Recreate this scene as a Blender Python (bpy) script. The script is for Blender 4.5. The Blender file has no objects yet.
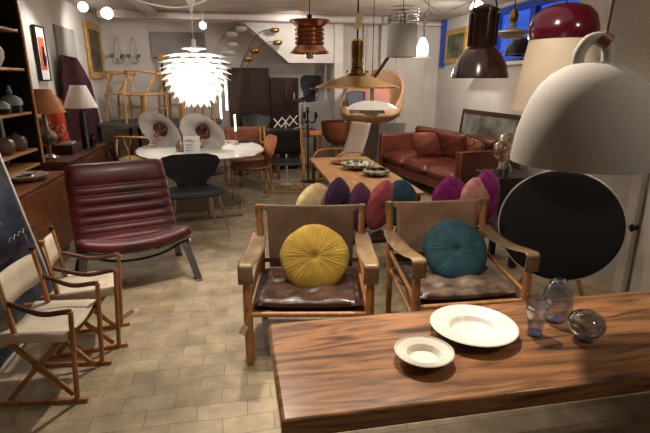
import bpy, math, random
from mathutils import Vector, Matrix, Euler
random.seed(7)
SC = bpy.context.scene; COL = SC.collection
PI = math.pi; R = math.radians

# ---------------------------------------------------------------- camera, world, lights
cam_d = bpy.data.cameras.new('camera'); cam = bpy.data.objects.new('camera', cam_d); COL.objects.link(cam)
cam.location = (0, 0, 1.55); cam.rotation_euler = (R(90-16), 0, R(-10.4))
cam_d.sensor_width = 36; cam_d.lens = 470/650*36; cam_d.clip_start = .05
SC.camera = cam
SC.view_settings.view_transform = 'Standard'; SC.view_settings.look = 'None'
SC.view_settings.gamma = 1; SC.view_settings.use_curve_mapping = False
SC.view_settings.exposure = 0.0
W = bpy.data.worlds.new('dusk'); SC.world = W; W.use_nodes = True
bg = W.node_tree.nodes['Background']; bg.inputs[0].default_value = (.03, .14, .80, 1); bg.inputs[1].default_value = 1.0

WARM = (1, .875, .73)
def lamp(kind, loc, e, target=None, size=.05, angle=100, blend=.6, color=WARM, name='light'):
    d = bpy.data.lights.new(name, kind); o = bpy.data.objects.new(name, d); COL.objects.link(o)
    d.energy = e; d.color = color; o.location = loc
    if kind in ('SPOT', 'POINT'): d.shadow_soft_size = size
    if kind == 'SPOT': d.spot_size = R(angle); d.spot_blend = blend
    if kind == 'AREA': d.size = size
    if target: o.rotation_euler = (Vector(target)-Vector(loc)).to_track_quat('-Z', 'Y').to_euler()
    return o
# ceiling track spots of the shop, plus added fill lamps
COOL = (1, .93, .87)
lamp('SPOT', (.95, 2.60, 2.52), 245, (.98, 1.45, .5), .045, 72)
lamp('SPOT', (.85, 1.95, 2.52), 45, (1.85, 2.7, 1.55), .05, 42)
lamp('SPOT', (-.1, 4.3, 2.52), 60, (-.65, 6.1, .9), .05, 50, .8, COOL)  # added spot that brightens the enamel shades on the white table
lamp('SPOT', (-.15, 1.7, 2.52), 84, (.55, 3.0, .3), .05, 62)
lamp('SPOT', (.05, 3.3, 2.52), 175, (-.7, 2.3, 0), .04, 95)
lamp('SPOT', (1.55, 3.5, 2.52), 48, (1.4, 3.4, .5), .05, 95)
lamp('SPOT', (-.55, 3.4, 2.52), 48, (-.9, 4.0, .3), .05, 85)
lamp('SPOT', (-1.64, 7.0, 2.42), 95, (-2.1, 8.6, 1.5), .05, 130, .9, COOL)
lamp('SPOT', (-1.7, 6.3, 2.42), 45, (-2.1, 5.6, 1.3), .05, 120, .9, COOL)
lamp('SPOT', (1.0, 7.6, 2.45), 24, (.9, 9, 1.9), .05, 130, .9, COOL)
lamp('SPOT', (1.6, 5.2, 2.52), 60, (1.5, 6.0, .5), .05, 95)
lamp('SPOT', (2.9, 6.2, 2.42), 85, (3.2, 7.6, 1.6), .05, 130, .9, COOL)
lamp('SPOT', (-.4, 7.8, 2.45), 34, (-1.2, 8.6, 1.3), .05, 120, .9, COOL)
lamp('SPOT', (2.3, 4.2, 2.52), 30, (2.5, 4.9, .6), .05, 110)
lamp('SPOT', (2.2, .5, 2.52), 48, (1.55, 1.9, 1.1), .10, 80, .8)  # added fill from the front right, evens out the grey bell
lamp('AREA', (.3, 3.0, 2.56), 12, (.3, 3.0, 0), 3.0)  # added area fill, soft ambient light over the foreground
lamp('AREA', (.5, 6.6, 2.56), 20, (.5, 6.6, 0), 3.0, color=COOL)  # added area fill for the rear half of the room

# ---------------------------------------------------------------- materials
MATS = {}
def hexc(r, g, b):
    f = lambda c: ((c/255)/12.92 if c/255 <= .04045 else ((c/255+.055)/1.055)**2.4)
    return (f(r), f(g), f(b), 1)
def mat(name, c, rough=.6, metal=0, c2=None, scale=8, stretch=(1, 1, 1), bump=0, bscale=None, trans=0, emit=0, coat=0, sheen=0, ior=1.45, detail=6, dist=0, lo=.35, hi=.65):
    if name in MATS: return MATS[name]
    m = bpy.data.materials.new(name); MATS[name] = m; m.use_nodes = True
    N = m.node_tree.nodes; L = m.node_tree.links; b = N['Principled BSDF']
    b.inputs['Base Color'].default_value = hexc(*c); b.inputs['Roughness'].default_value = rough
    b.inputs['Metallic'].default_value = metal; b.inputs['IOR'].default_value = ior
    b.inputs['Transmission Weight'].default_value = trans
    if coat: b.inputs['Coat Weight'].default_value = coat; b.inputs['Coat Roughness'].default_value = .15
    if sheen: b.inputs['Sheen Weight'].default_value = sheen; b.inputs['Sheen Roughness'].default_value = .4
    if emit: b.inputs['Emission Color'].default_value = hexc(*c); b.inputs['Emission Strength'].default_value = emit
    tc = N.new('ShaderNodeTexCoord'); mp = N.new('ShaderNodeMapping'); L.new(tc.outputs['Object'], mp.inputs[0])
    mp.inputs['Scale'].default_value = stretch
    nz = N.new('ShaderNodeTexNoise'); nz.inputs['Scale'].default_value = scale; nz.inputs['Detail'].default_value = detail
    nz.inputs['Distortion'].default_value = dist
    L.new(mp.outputs[0], nz.inputs['Vector'])
    cr = N.new('ShaderNodeValToRGB'); cr.color_ramp.elements[0].position = lo; cr.color_ramp.elements[1].position = hi
    cc = c2 or tuple(int(v*.93) for v in c)
    cr.color_ramp.elements[0].color = hexc(*cc); cr.color_ramp.elements[1].color = hexc(*c)
    L.new(nz.outputs['Fac'], cr.inputs[0]); L.new(cr.outputs[0], b.inputs['Base Color'])
    if bump:
        n2 = N.new('ShaderNodeTexNoise'); n2.inputs['Scale'].default_value = bscale or scale*3; n2.inputs['Detail'].default_value = 4
        L.new(mp.outputs[0], n2.inputs['Vector'])
        bp = N.new('ShaderNodeBump'); bp.inputs['Strength'].default_value = bump; bp.inputs['Distance'].default_value = .01
        L.new(n2.outputs['Fac'], bp.inputs['Height']); L.new(bp.outputs[0], b.inputs['Normal'])
    return m
def brick_mat(name, c1, c2, mortar, bw, bh, ms, rough=.6, bump=.4, axes='XY'):
    m = bpy.data.materials.new(name); MATS[name] = m; m.use_nodes = True
    N = m.node_tree.nodes; L = m.node_tree.links; b = N['Principled BSDF']; b.inputs['Roughness'].default_value = rough
    tc = N.new('ShaderNodeTexCoord'); br = N.new('ShaderNodeTexBrick')
    nd = N.new('ShaderNodeTexNoise'); nd.inputs['Scale'].default_value = 3.2; nd.inputs['Detail'].default_value = 3
    L.new(tc.outputs['Object'], nd.inputs['Vector'])
    mx = N.new('ShaderNodeMix'); mx.data_type = 'VECTOR'; mx.inputs[0].default_value = .035
    L.new(tc.outputs['Object'], mx.inputs[4]); L.new(nd.outputs['Color'], mx.inputs[5]); L.new(mx.outputs[1], br.inputs['Vector'])
    br.inputs['Color1'].default_value = hexc(*c1); br.inputs['Color2'].default_value = hexc(*c2); br.inputs['Mortar'].default_value = hexc(*mortar)
    br.inputs['Scale'].default_value = 1; br.inputs['Mortar Size'].default_value = ms; br.inputs['Mortar Smooth'].default_value = .6
    br.inputs['Brick Width'].default_value = bw; br.inputs['Row Height'].default_value = bh; br.inputs['Bias'].default_value = -.1
    nz = N.new('ShaderNodeTexNoise'); nz.inputs['Scale'].default_value = 7; nz.inputs['Detail'].default_value = 8
    L.new(tc.outputs['Object'], nz.inputs['Vector'])
    cr = N.new('ShaderNodeValToRGB'); cr.color_ramp.elements[0].color = (.55, .53, .5, 1); cr.color_ramp.elements[1].color = (1.12, 1.1, 1.06, 1)
    cr.color_ramp.elements[0].position = .3; cr.color_ramp.elements[1].position = .7
    L.new(nz.outputs['Fac'], cr.inputs[0])
    mm = N.new('ShaderNodeMix'); mm.data_type = 'RGBA'; mm.blend_type = 'MULTIPLY'; mm.inputs[0].default_value = .8
    L.new(br.outputs['Color'], mm.inputs[6]); L.new(cr.outputs[0], mm.inputs[7]); L.new(mm.outputs[2], b.inputs['Base Color'])
    bp = N.new('ShaderNodeBump'); bp.inputs['Strength'].default_value = bump; bp.inputs['Distance'].default_value = .008
    inv = N.new('ShaderNodeMath'); inv.operation = 'MULTIPLY_ADD'; inv.inputs[1].default_value = -1; 
    n3 = N.new('ShaderNodeTexNoise'); n3.inputs['Scale'].default_value = 30; L.new(tc.outputs['Object'], n3.inputs['Vector'])
    L.new(br.outputs['Fac'], inv.inputs[0]); L.new(n3.outputs['Fac'], inv.inputs[2]); L.new(inv.outputs[0], bp.inputs['Height'])
    L.new(bp.outputs[0], b.inputs['Normal'])
    return m

FLOOR = brick_mat('brick_floor', (172, 157, 131), (148, 133, 108), (134, 121, 98), .235, .112, .003)
WALL = mat('white_plaster', (216, 210, 202), .85, c2=(203, 197, 189), scale=2.5, bump=.25, bscale=12)
CEIL = mat('ceiling_plaster', (190, 181, 172), .9, c2=(172, 163, 155), scale=3, bump=.5, bscale=9)
TRIM = mat('white_paint', (222, 214, 202), .5, scale=4)
GREYP = mat('grey_paint', (150, 146, 142), .8, scale=4)
PERF = mat('perforated_board', (206, 200, 188), .8, c2=(178, 171, 160), scale=130, detail=1, bump=.4, bscale=130)
BLUE = mat('blue_paint', (40, 80, 190), .5, scale=3)
ROSE = mat('rosewood_top', (154, 108, 70), .28, c2=(60, 37, 24), scale=2.3, stretch=(.6, 4.5, 4.5), bump=.05, bscale=30, dist=3.0, lo=.3, hi=.64, detail=15, coat=.12)
ROSED = mat('rosewood_edge', (96, 58, 34), .4, c2=(50, 28, 17), scale=3, stretch=(1, 6, 6), dist=1)
TEAK = mat('teak', (196, 146, 94), .4, c2=(164, 116, 70), scale=3, stretch=(8, 1, 8), dist=.6)
TEAKC = mat('teak_cabinet', (128, 76, 40), .4, c2=(96, 54, 28), scale=4, stretch=(6, 1, 6), dist=.8)
DKROSE = mat('dark_rosewood', (54, 24, 20), .45, c2=(26, 12, 11), scale=3, stretch=(9, 9, .5), dist=.7)
OAK = mat('oak', (200, 150, 88), .45, c2=(176, 124, 66), scale=5, stretch=(5, 5, 1))
BEECH = mat('orange_beech', (184, 112, 56), .45, c2=(150, 86, 42), scale=6, stretch=(5, 5, 1))
ASH = mat('honey_ash', (176, 124, 74), .4, c2=(146, 96, 54), scale=6, stretch=(5, 5, 1))
DKWOOD = mat('dark_wood', (60, 38, 26), .45, c2=(40, 25, 17), scale=5, stretch=(1, 6, 6))
SADDLE = mat('saddle_leather', (160, 130, 104), .42, c2=(132, 100, 74), scale=5, bump=.15, bscale=40)
STRAPL = mat('strap_leather', (134, 108, 76), .38, c2=(108, 84, 56), scale=9, bump=.15, bscale=50)
CHOC = mat('brown_leather', (78, 54, 42), .3, c2=(52, 36, 29), scale=8, bump=.3, bscale=22)
CHOCW = mat('worn_brown_leather', (116, 98, 84), .3, c2=(62, 48, 40), scale=9, bump=.3, bscale=22)
BROWNL = mat('tan_strap', (106, 66, 46), .5, c2=(80, 48, 34), scale=8)
REDL = mat('oxblood_leather', (98, 30, 36), .42, c2=(66, 18, 24), scale=4, bump=.08, bscale=30, coat=.05)
SOFAL = mat('cognac_leather', (114, 57, 43), .36, c2=(82, 39, 30), scale=3, bump=.15, bscale=20)
SOFAC = mat('terracotta_fabric', (150, 88, 70), .8, c2=(132, 74, 58), scale=20)
CANVAS = mat('cream_canvas', (206, 194, 176), .85, c2=(190, 177, 158), scale=10, bump=.15, bscale=120)
STEEL = mat('steel', (170, 166, 160), .28, 1, scale=5)
ALU = mat('bright_aluminium', (228, 226, 222), .4, .6, scale=5)
DSTEEL = mat('dull_steel', (130, 128, 124), .4, 1, scale=5)
CHROME = mat('chrome', (215, 212, 208), .1, 1, scale=5)
BRASS = mat('brass', (196, 154, 80), .25, 1, c2=(150, 112, 56), scale=6)
COPPER = mat('copper', (196, 142, 108), .28, 1, c2=(160, 104, 74), scale=6)
BLACK = mat('black_fabric', (24, 24, 26), .9, c2=(32, 32, 35), scale=90, bump=.2, bscale=150)
BLKL = mat('black_leather', (22, 22, 24), .4, c2=(14, 14, 16), scale=8, bump=.1)
BLKM = mat('black_metal', (18, 17, 17), .35, .3, scale=8)
WHITE = mat('white_enamel', (232, 228, 220), .3, scale=5)
LAMIN = mat('white_laminate', (236, 232, 226), .18, scale=5)
CERAM = mat('white_ceramic', (238, 234, 226), .22, c2=(230, 225, 216), scale=6, coat=.3)
CHALK = mat('cream_ceramic', (226, 219, 206), .6, c2=(216, 208, 194), scale=6)
BELLG = mat('grey_felted_metal', (152, 146, 138), .8, c2=(146, 140, 132), scale=60, bump=.08, bscale=220)
BURG = mat('burgundy_enamel', (96, 14, 36), .18, c2=(80, 10, 30), scale=3, coat=.5)
CREAMS = mat('cream_shade', (240, 222, 196), .7, scale=5)
GREYM = mat('grey_enamel', (198, 195, 189), .5, scale=5)
BRENAM = mat('brown_enamel', (62, 34, 26), .2, c2=(48, 26, 20), scale=4, coat=.6)
PAPER = mat('paper_tag', (222, 196, 156), .8, scale=10)
CARD = mat('white_card', (232, 230, 226), .7, scale=10)
INK = mat('ink', (90, 88, 90), .8, scale=10)
TANSH = mat('tan_shade', (196, 132, 84), .8, c2=(180, 116, 70), scale=6)
WSHADE = mat('white_shade', (224, 216, 210), .8, scale=6)
GOLD = mat('gilt', (226, 184, 100), .35, .5, c2=(190, 142, 64), scale=14, bump=.25)
def thin_glass(name, tint, fac=.1):
    m = bpy.data.materials.new(name); m.use_nodes = True; N = m.node_tree.nodes; L = m.node_tree.links
    for n in list(N):
        if n.type == 'BSDF_PRINCIPLED': N.remove(n)
    out = [n for n in N if n.type == 'OUTPUT_MATERIAL'][0]
    tr = N.new('ShaderNodeBsdfTransparent'); tr.inputs[0].default_value = hexc(*tint)
    gl = N.new('ShaderNodeBsdfGlossy'); gl.inputs['Roughness'].default_value = .03
    lw = N.new('ShaderNodeLayerWeight'); lw.inputs['Blend'].default_value = .45
    mr = N.new('ShaderNodeMapRange'); mr.inputs['To Min'].default_value = fac*.6; mr.inputs['To Max'].default_value = .95
    mx = N.new('ShaderNodeMixShader'); L.new(lw.outputs['Facing'], mr.inputs['Value']); L.new(mr.outputs[0], mx.inputs[0])
    L.new(tr.outputs[0], mx.inputs[1]); L.new(gl.outputs[0], mx.inputs[2]); L.new(mx.outputs[0], out.inputs['Surface'])
    return m
AMBER = thin_glass('amber_bulb', (246, 222, 182), .35); GLASSB = thin_glass('blue_glass', (216, 228, 244)); GLASSG = thin_glass('smoky_glass', (196, 204, 214), .2)
GLASSC = mat('clear_glass', (235, 240, 245), .02, trans=1, ior=1.45, scale=5)

GLOW = mat('lit_bulb', (255, 236, 210), .5, emit=14, scale=4)
TUBEL = mat('lit_tube', (255, 248, 240), .5, emit=5, scale=4)

# ---------------------------------------------------------------- mesh helpers
class MB:
    def __init__(s): s.v = []; s.f = []
    def add(s, vs, fs, M=None):
        n = len(s.v)
        for p in vs:
            p = Vector(p); s.v.append(tuple(M @ p) if M else tuple(p))
        for f in fs: s.f.append(tuple(i+n for i in f))
        return s
    def box(s, c, d, rot=(0, 0, 0), M=None, taper=1):
        x, y, z = d[0]/2, d[1]/2, d[2]/2; t = taper
        vs = [(-x, -y, -z), (x, -y, -z), (x, y, -z), (-x, y, -z), (-x*t, -y*t, z), (x*t, -y*t, z), (x*t, y*t, z), (-x*t, y*t, z)]
        m = Matrix.Translation(c) @ Euler(rot).to_matrix().to_4x4()
        if M: m = M @ m
        return s.add(vs, [(0, 3, 2, 1), (4, 5, 6, 7), (0, 1, 5, 4), (1, 2, 6, 5), (2, 3, 7, 6), (3, 0, 4, 7)], m)
    def bar(s, p, q, w, h=None, up=(0, 0, 1)):
        p, q = Vector(p), Vector(q); d = q-p; L = d.length; d.normalize(); h = h or w
        u = Vector(up)
        if abs(d.dot(u)) > .98: u = Vector((0, 1, 0))
        x = d.cross(u).normalized(); y = x.cross(d).normalized()
        M = Matrix((x, d, y)).transposed().to_4x4(); M.translation = (p+q)/2
        return s.box((0, 0, 0), (w, L, h), M=M)
    def rod(s, p, q, r, r2=None, seg=10): return s.tube([p, q], [r, r if r2 is None else r2], seg)
    def tube(s, pts, r, seg=8, flat=None, closed=False):
        pts = [Vector(p) for p in pts]; n = len(pts)
        rs = r if isinstance(r, (list, tuple)) else [r]*n
        base = len(s.v); prev = None
        for i, p in enumerate(pts):
            if closed: t = pts[(i+1) % n]-pts[i-1]
            else: t = pts[min(i+1, n-1)]-pts[max(i-1, 0)]
            t.normalize()
            if prev is None:
                u = Vector((0, 0, 1)) if abs(t.z) < .95 else Vector((1, 0, 0))
                x = t.cross(u).normalized()
            else: x = (prev - t*prev.dot(t)).normalized()
            prev = x; y = t.cross(x)
            for k in range(seg):
                a = 2*PI*k/seg; fy = flat if flat else 1
                s.v.append(tuple(p+x*math.cos(a)*rs[i]+y*math.sin(a)*rs[i]*fy))
        m = n if closed else n-1
        for i in range(m):
            for k in range(seg):
                a = base+i*seg+k; b = base+i*seg+(k+1) % seg; c = base+((i+1) % n)*seg+(k+1) % seg; d = base+((i+1) % n)*seg+k
                s.f.append((a, b, c, d))
        if not closed:
            s.f.append(tuple(base+k for k in range(seg))[::-1]); s.f.append(tuple(base+(n-1)*seg+k for k in range(seg)))
        return s
    def lathe(s, prof, seg=32, M=None, sx=1, sy=1):
        vs = []; fs = []; n = len(prof)
        for (r, z) in prof:
            for k in range(seg):
                a = 2*PI*k/seg; vs.append((r*math.cos(a)*sx, r*math.sin(a)*sy, z))
        for i in range(n-1):
            for k in range(seg):
                a = i*seg+k; b = i*seg+(k+1) % seg; fs.append((a, b, b+seg, a+seg))
        if prof[0][0] > 1e-5 and prof[0] != prof[-1]: fs.append(tuple(range(seg))[::-1])
        if prof[-1][0] > 1e-5 and prof[0] != prof[-1]: fs.append(tuple((n-1)*seg+k for k in range(seg)))
        return s.add(vs, fs, M)
    def grid(s, fn, nu, nv, M=None, wrapu=False):
        vs = [fn(i/(nu if wrapu else nu-1), j/(nv-1)) for i in range(nu) for j in range(nv)]
        fs = []
        for i in range(nu if wrapu else nu-1):
            for j in range(nv-1):
                a = i*nv+j; b = ((i+1) % nu)*nv+j; fs.append((a, b, b+1, a+1))
        return s.add(vs, fs, M)
    def prism(s, poly, t, M=None):          # poly in XY, extruded 0..t in Z
        n = len(poly); vs = [(x, y, 0) for x, y in poly]+[(x, y, t) for x, y in poly]
        fs = [tuple(range(n))[::-1], tuple(range(n, 2*n))]+[(i, (i+1) % n, n+(i+1) % n, n+i) for i in range(n)]
        return s.add(vs, fs, M)
def shell(prof, t=.003):                     # thin-walled lathe profile: outside up, inside back, closed
    return prof+[(max(r-t, 0.0005), z-t*.3) for r, z in reversed(prof)]+[prof[0]]
def T(x=0, y=0, z=0, rx=0, ry=0, rz=0): return Matrix.Translation((x, y, z)) @ Euler((rx, ry, rz)).to_matrix().to_4x4()
def ob(name, mb, m, parent=None, bevel=0, solid=0, sub=0, loc=None, sharp=40, label=None):
    me = bpy.data.meshes.new(name); me.from_pydata(mb.v, [], mb.f); me.validate(); me.update()
    me.materials.append(m)
    import bmesh
    b = bmesh.new(); b.from_mesh(me); bmesh.ops.remove_doubles(b, verts=b.verts, dist=1e-5); bmesh.ops.recalc_face_normals(b, faces=b.faces); b.to_mesh(me); b.free()
    me.shade_smooth(); me.set_sharp_from_angle(angle=R(sharp))
    o = bpy.data.objects.new(name, me); COL.objects.link(o); o.parent = parent
    if loc: o.location = loc
    if solid: md = o.modifiers.new('solid', 'SOLIDIFY'); md.thickness = solid; md.offset = 0
    if bevel: md = o.modifiers.new('bevel', 'BEVEL'); md.width = bevel; md.segments = 2; md.limit_method = 'ANGLE'; md.angle_limit = R(50)
    if sub: md = o.modifiers.new('sub', 'SUBSURF'); md.levels = sub; md.render_levels = sub
    if label: o['label'] = label
    return o
def tag(o, label, cat, group=None, kind=None):
    o['label'] = label; o['category'] = cat
    if group: o['group'] = group
    if kind: o['kind'] = kind
    return o
def thing(name, label, cat, loc=(0, 0, 0), rz=0, group=None, rot=None):
    o = bpy.data.objects.new(name, None); COL.objects.link(o); o.location = loc; o.empty_display_size = .1
    o.rotation_euler = rot or (0, 0, rz); return tag(o, label, cat, group)
def struct(name, mb, m, bevel=0, parent=None):
    o = ob(name, mb, m, parent, bevel)
    if not parent: o['kind'] = 'structure'
    return o
def copy_tree(o, parent=None):
    c = o.copy(); COL.objects.link(c); c.parent = parent
    for ch in [x for x in SC.objects if x.parent == o]: copy_tree(ch, c)
    return c
def dup(o, loc, rz, label, cat=None, group=None):
    c = copy_tree(o); c.location = loc; c.rotation_euler = (o.rotation_euler[0], o.rotation_euler[1], rz); c['label'] = label
    if group: c['group'] = group
    return c
def bez(p0, p1, p2, p3, n=10):
    p0, p1, p2, p3 = map(Vector, (p0, p1, p2, p3)); out = []
    for i in range(n+1):
        t = i/n; out.append(p0*(1-t)**3+p1*3*t*(1-t)**2+p2*3*t*t*(1-t)+p3*t**3)
    return out
def cr(pts, n=6):                            # Catmull-Rom through points
    P = [Vector(p) for p in pts]; P = [P[0]*2-P[1]]+P+[P[-1]*2-P[-2]]; out = []
    for i in range(1, len(P)-2):
        for k in range(n):
            t = k/n; a, b, c, d = P[i-1], P[i], P[i+1], P[i+2]
            out.append(.5*((2*b)+(c-a)*t+(2*a-5*b+4*c-d)*t*t+(3*b-a-3*c+d)*t**3))
    out.append(P[-2]); return out

# ---------------------------------------------------------------- the room
CZ = 2.6; XL = -2.2; XR = 3.75; XN = 2.85; YB = 9.1
struct('floor', MB().box((.8, 4, -.05), (6.6, 11.4, .1)), FLOOR)
struct('ceiling', MB().box((.8, 4, CZ+.05), (6.6, 11.4, .1)), CEIL)
struct('wall_left', MB().box((XL-.05, 4, CZ/2), (.1, 11.4, CZ)), WALL)
struct('wall_back', MB().box((.8, YB+.05, CZ/2), (6.2, .1, CZ)).box((2.82, 8.9, CZ/2), (1.9, .4, CZ)), WALL)
struct('wall_front', MB().box((.8, -1.65, CZ/2), (6.2, .1, CZ)), WALL)
# right wall: window bay at x 3.75, nearer stretch at x 2.85
wr = MB(); wz0, wz1, wy0, wy1 = 1.80, 2.56, 5.0, 6.9
wr.box((XR+.1, 3.4+(wy0-3.4)/2, CZ/2), (.2, wy0-3.4, CZ)).box((XR+.1, (wy1+YB)/2, CZ/2), (.2, YB-wy1, CZ))
wr.box((XR+.1, (wy0+wy1)/2, wz0/2), (.2, wy1-wy0, wz0)).box((XR+.1, (wy0+wy1)/2, (wz1+CZ)/2), (.2, wy1-wy0, CZ-wz1))
wr.box((XN+.5, 3.32, CZ/2), (1.1-.1, .16, CZ)).box((XN+.05, .9, CZ/2), (.1, 5.0, CZ))
struct('wall_right', wr, WALL)
w = struct('window_1', MB().box((XR+.1, wy0+.04, 2.15), (.1, .08, .7)).box((XR+.1, wy1-.04, 2.15), (.1, .08, .7)).box((XR+.1, 5.95, wz0+.04), (.1, 1.9, .08))
    .box((XR+.1, 5.95, wz1-.04), (.1, 1.9, .08)).box((XR+.1, 5.95, 2.15), (.08, .12, .7)).box((XR+.1, 5.95, 1.98), (.05, 1.9, .03)), BLUE, .004)
ob('pane', MB().box((XR+.12, 5.95, 2.15), (.006, 1.8, .6)), GLASSC, w)
struct('trim_1', MB().box((XR-.1, 5.95, wz0-.02), (.4, 2.1, .045)), TRIM, .008)          # window sill
struct('trim_2', MB().box((XR-.04, 8.45, 2.2), (.07, .09, .8)), BLUE, .005)              # blue post in the far corner
struct('trim_3', MB().box((1.78, 8.5, CZ/2), (.15, .3, CZ)), TRIM, .006)                 # pillar under the stair
# sloping underside of the stair
st = MB(); st.prism([(.05, 2.6), (.92, 1.86), (1.72, 1.86), (1.72, 2.6)], .6, T(0, 9.0, 0, PI/2, 0, 0))
struct('trim_4', st, WALL)
struct('trim_5', MB().rod((-2.1, 8.7, 2.53), (3.7, 8.5, 2.53), .025).rod((2.30, 8.62, 0), (2.30, 8.62, 2.6), .018).rod((2.62, 8.6, 0), (2.62, 8.6, 2.6), .03), TRIM)  # pipes
struct('trim_6', MB().box((3.2, 8.68, 1.2), (.55, .04, 2.4)), TRIM, .01)                  # white panel
struct('trim_7', MB().box((.3, 8.2, 2.54), (4.6, .2, .12)).box((-1.2, 5.8, 2.56), (.16, 4.6, .08)), CEIL, .02)   # plaster beams
struct('trim_8', MB().box((-.95, 9.08, 2.16), (.92, .04, .44)), GREYP, .005)             # shallow panel high on the back wall
struct('trim_9', MB().box((XL+.01, 7.15, 1.6), (.03, .75, 1.28)), GREYP, .005)           # grey panel on the left wall
struct('trim_10', MB().box((XN-.012, 3.12, CZ/2), (.02, .5, CZ)).box((XN-.012, 2.45, 2.35), (.02, .9, .5)), PERF)    # textured board
d = struct('door_1', MB().box((XN-.02, 2.4, 1.0), (.03, .72, 2.0)), TRIM, .004)
ob('door_frame', MB().box((XN-.03, 2.85, 1.02), (.05, .09, 2.05)).box((XN-.03, 1.97, 1.02), (.05, .09, 2.05)).box((XN-.03, 2.41, 2.08), (.05, .97, .08)), TRIM, d, .006)
hd = MB().lathe([(0, 0), (.02, 0), (.022, .01), (.01, .02), (.01, .04), (.036, .05), (.0, .07)], 4, T(XN-.035, 2.79, .535, 0, -PI/2, 0))
ob('door_handle', hd, BLKM, d)
struct('baseboard_left', MB().box((XL+.01, 4, .06), (.02, 11, .12)), TRIM)
struct('baseboard_back', MB().box((-.3, YB-.01, .06), (3.8, .02, .12)), TRIM)

# ---------------------------------------------------------------- rosewood table with dishes and glass
tb = thing('rosewood_coffee_table', 'long dark rosewood coffee table with a thick rounded edge in the right foreground', 'table', (1.20, 1.585, 0))
ob('tabletop', MB().box((0, 0, .472), (2.22, .65, .076)), ROSE, tb, .014)
for sx in (-1, 1):
    for sy in (-1, 1): ob('leg', MB().box((sx*1.0, sy*.24, .217), (.06, .06, .434)), ROSED, tb, .004)
def dish(name, label, cat, loc, R0, h, rim, well, m, group=None, ribs=False):
    # wide flat rim sloping to a round well
    p = [(0, .003), (well*.7, .003), (well*.74, 0), (well*.84, .0), (well*.9, .006), (R0*.97, h-.007), (R0, h-.002), (R0-.004, h+.001), (rim, h-.005)]
    if ribs:
        for q in range(4): r_ = rim-(rim-well*1.06)*(q+.5)/4; p += [(r_+.002, h-.008-.002*q), (r_, h-.0055-.002*q), (r_-.003, h-.008-.002*q)]
    p += [(well*1.06, h-.014), (well*1.0, h-.018), (well*.93, .013), (well*.85, .008), (0, .006)]
    o = ob(name, MB().lathe(p, 64), m, None, sharp=35); o.location = loc; return tag(o, label, cat, group)
dish('serving_dish', 'large glossy white round dish with a wide rim on the rosewood table', 'dish', (.95, 1.66, .511), .182, .046, .170, .098, CERAM)
dish('small_bowl', 'smaller off-white ribbed bowl with a deep well, in front of the large white dish', 'bowl', (.665, 1.505, .511), .114, .046, .107, .064, CHALK, None, True)
BLUEB = mat('blue_glass_base', (165, 192, 235), .05, trans=.8, scale=5); TEALB = mat('teal_glass_base', (130, 170, 180), .05, trans=.7, scale=5)
def vase(name, label, loc, prof, m, base_m=None, t=.004, s_=1.2):
    prof = [(r*s_, z*s_) for r, z in prof]
    inner = [(max(r-t, .0005), z) for r, z in reversed(prof) if z > .022]+[(0, .022)]
    o = ob(name, MB().lathe([(prof[0][0]*.9, .004)]+prof, 48), m, None, sharp=80); o.location = loc
    ob('base', MB().lathe([(0, 0), (prof[0][0]*.95, 0), (prof[1][0]*.97, .008), (prof[1][0]*.8, .016), (0, .018)], 32), base_m, o, sharp=80)
    ob('rim', MB().tube([(prof[-1][0]*math.cos(PI*k/20), prof[-1][0]*math.sin(PI*k/20), prof[-1][1]) for k in range(40)], .0016, 6, closed=True), GLASSC, o)
    return tag(o, label, 'vase')
vase('glass_tumbler', 'small clear flared glass tumbler beside the large white dish', (1.205, 1.605, .511),
     [(.026, 0), (.028, .008), (.025, .025), (.031, .055), (.038, .09), (.037, .102), (.034, .108), (.038, .116)], GLASSB, BLUEB)
vase('glass_vase', 'tall egg-shaped clear glass vase with a blue base, behind the round smoky vase', (1.37, 1.70, .511),
     [(.026, 0), (.03, .008), (.045, .03), (.054, .06), (.055, .085), (.048, .12), (.036, .145), (.024, .158), (.023, .162)], GLASSB, BLUEB)
vase('glass_vase', 'squat round smoky glass vase with a small mouth, nearest on the rosewood table', (1.385, 1.53, .511),
     [(.022, 0), (.026, .006), (.024, .012), (.045, .025), (.060, .048), (.062, .062), (.054, .085), (.036, .098), (.018, .102), (.019, .106)], GLASSG, TEALB)

# ---------------------------------------------------------------- pleated round cushions
def cushion(name, label, loc, rot, c, c2, rad=.21, th=.065, pl=44, group=None, button=True):
    m = mat('velvet_'+name+str(c[0])+str(c[2]), c, .8, c2=c2, scale=14, sheen=.08)
    def fn(side):
        def f(u, v):
            a = 2*PI*u; r = rad*v
            pr = (1-v**2.6)**.55 if v < 1 else 0
            dim = 1-.35*math.exp(-(v/.10)**2)
            pleat = .0035*abs(math.sin(pl*a/2+.35*math.sin(7*a)))*(.7+.3*math.sin(13*a))*min(1, v*4)*(1-v**6)+.004*math.sin(3*a+1)*v
            rr = r*(1+.012*math.sin(5*a)+.006*math.sin(11*a))
            return (rr*math.cos(a), rr*math.sin(a), side*(th*pr*dim+pleat*(1 if v < 1 else 0)))
        return f
    mb = MB(); n = pl*4
    mb.grid(fn(1), n, 14, wrapu=True); mb.grid(fn(-1), n, 14, wrapu=True)
    o = ob(name, mb, m, None, sharp=80); o.location = loc; o.rotation_euler = rot
    if button: ob('button', MB().lathe([(0, .0), (.014, 0), (.014, .006), (.008, .011), (0, .012)], 14, T(0, 0, th*.42)), m, o)
    return tag(o, label, 'cushion', group)

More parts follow.
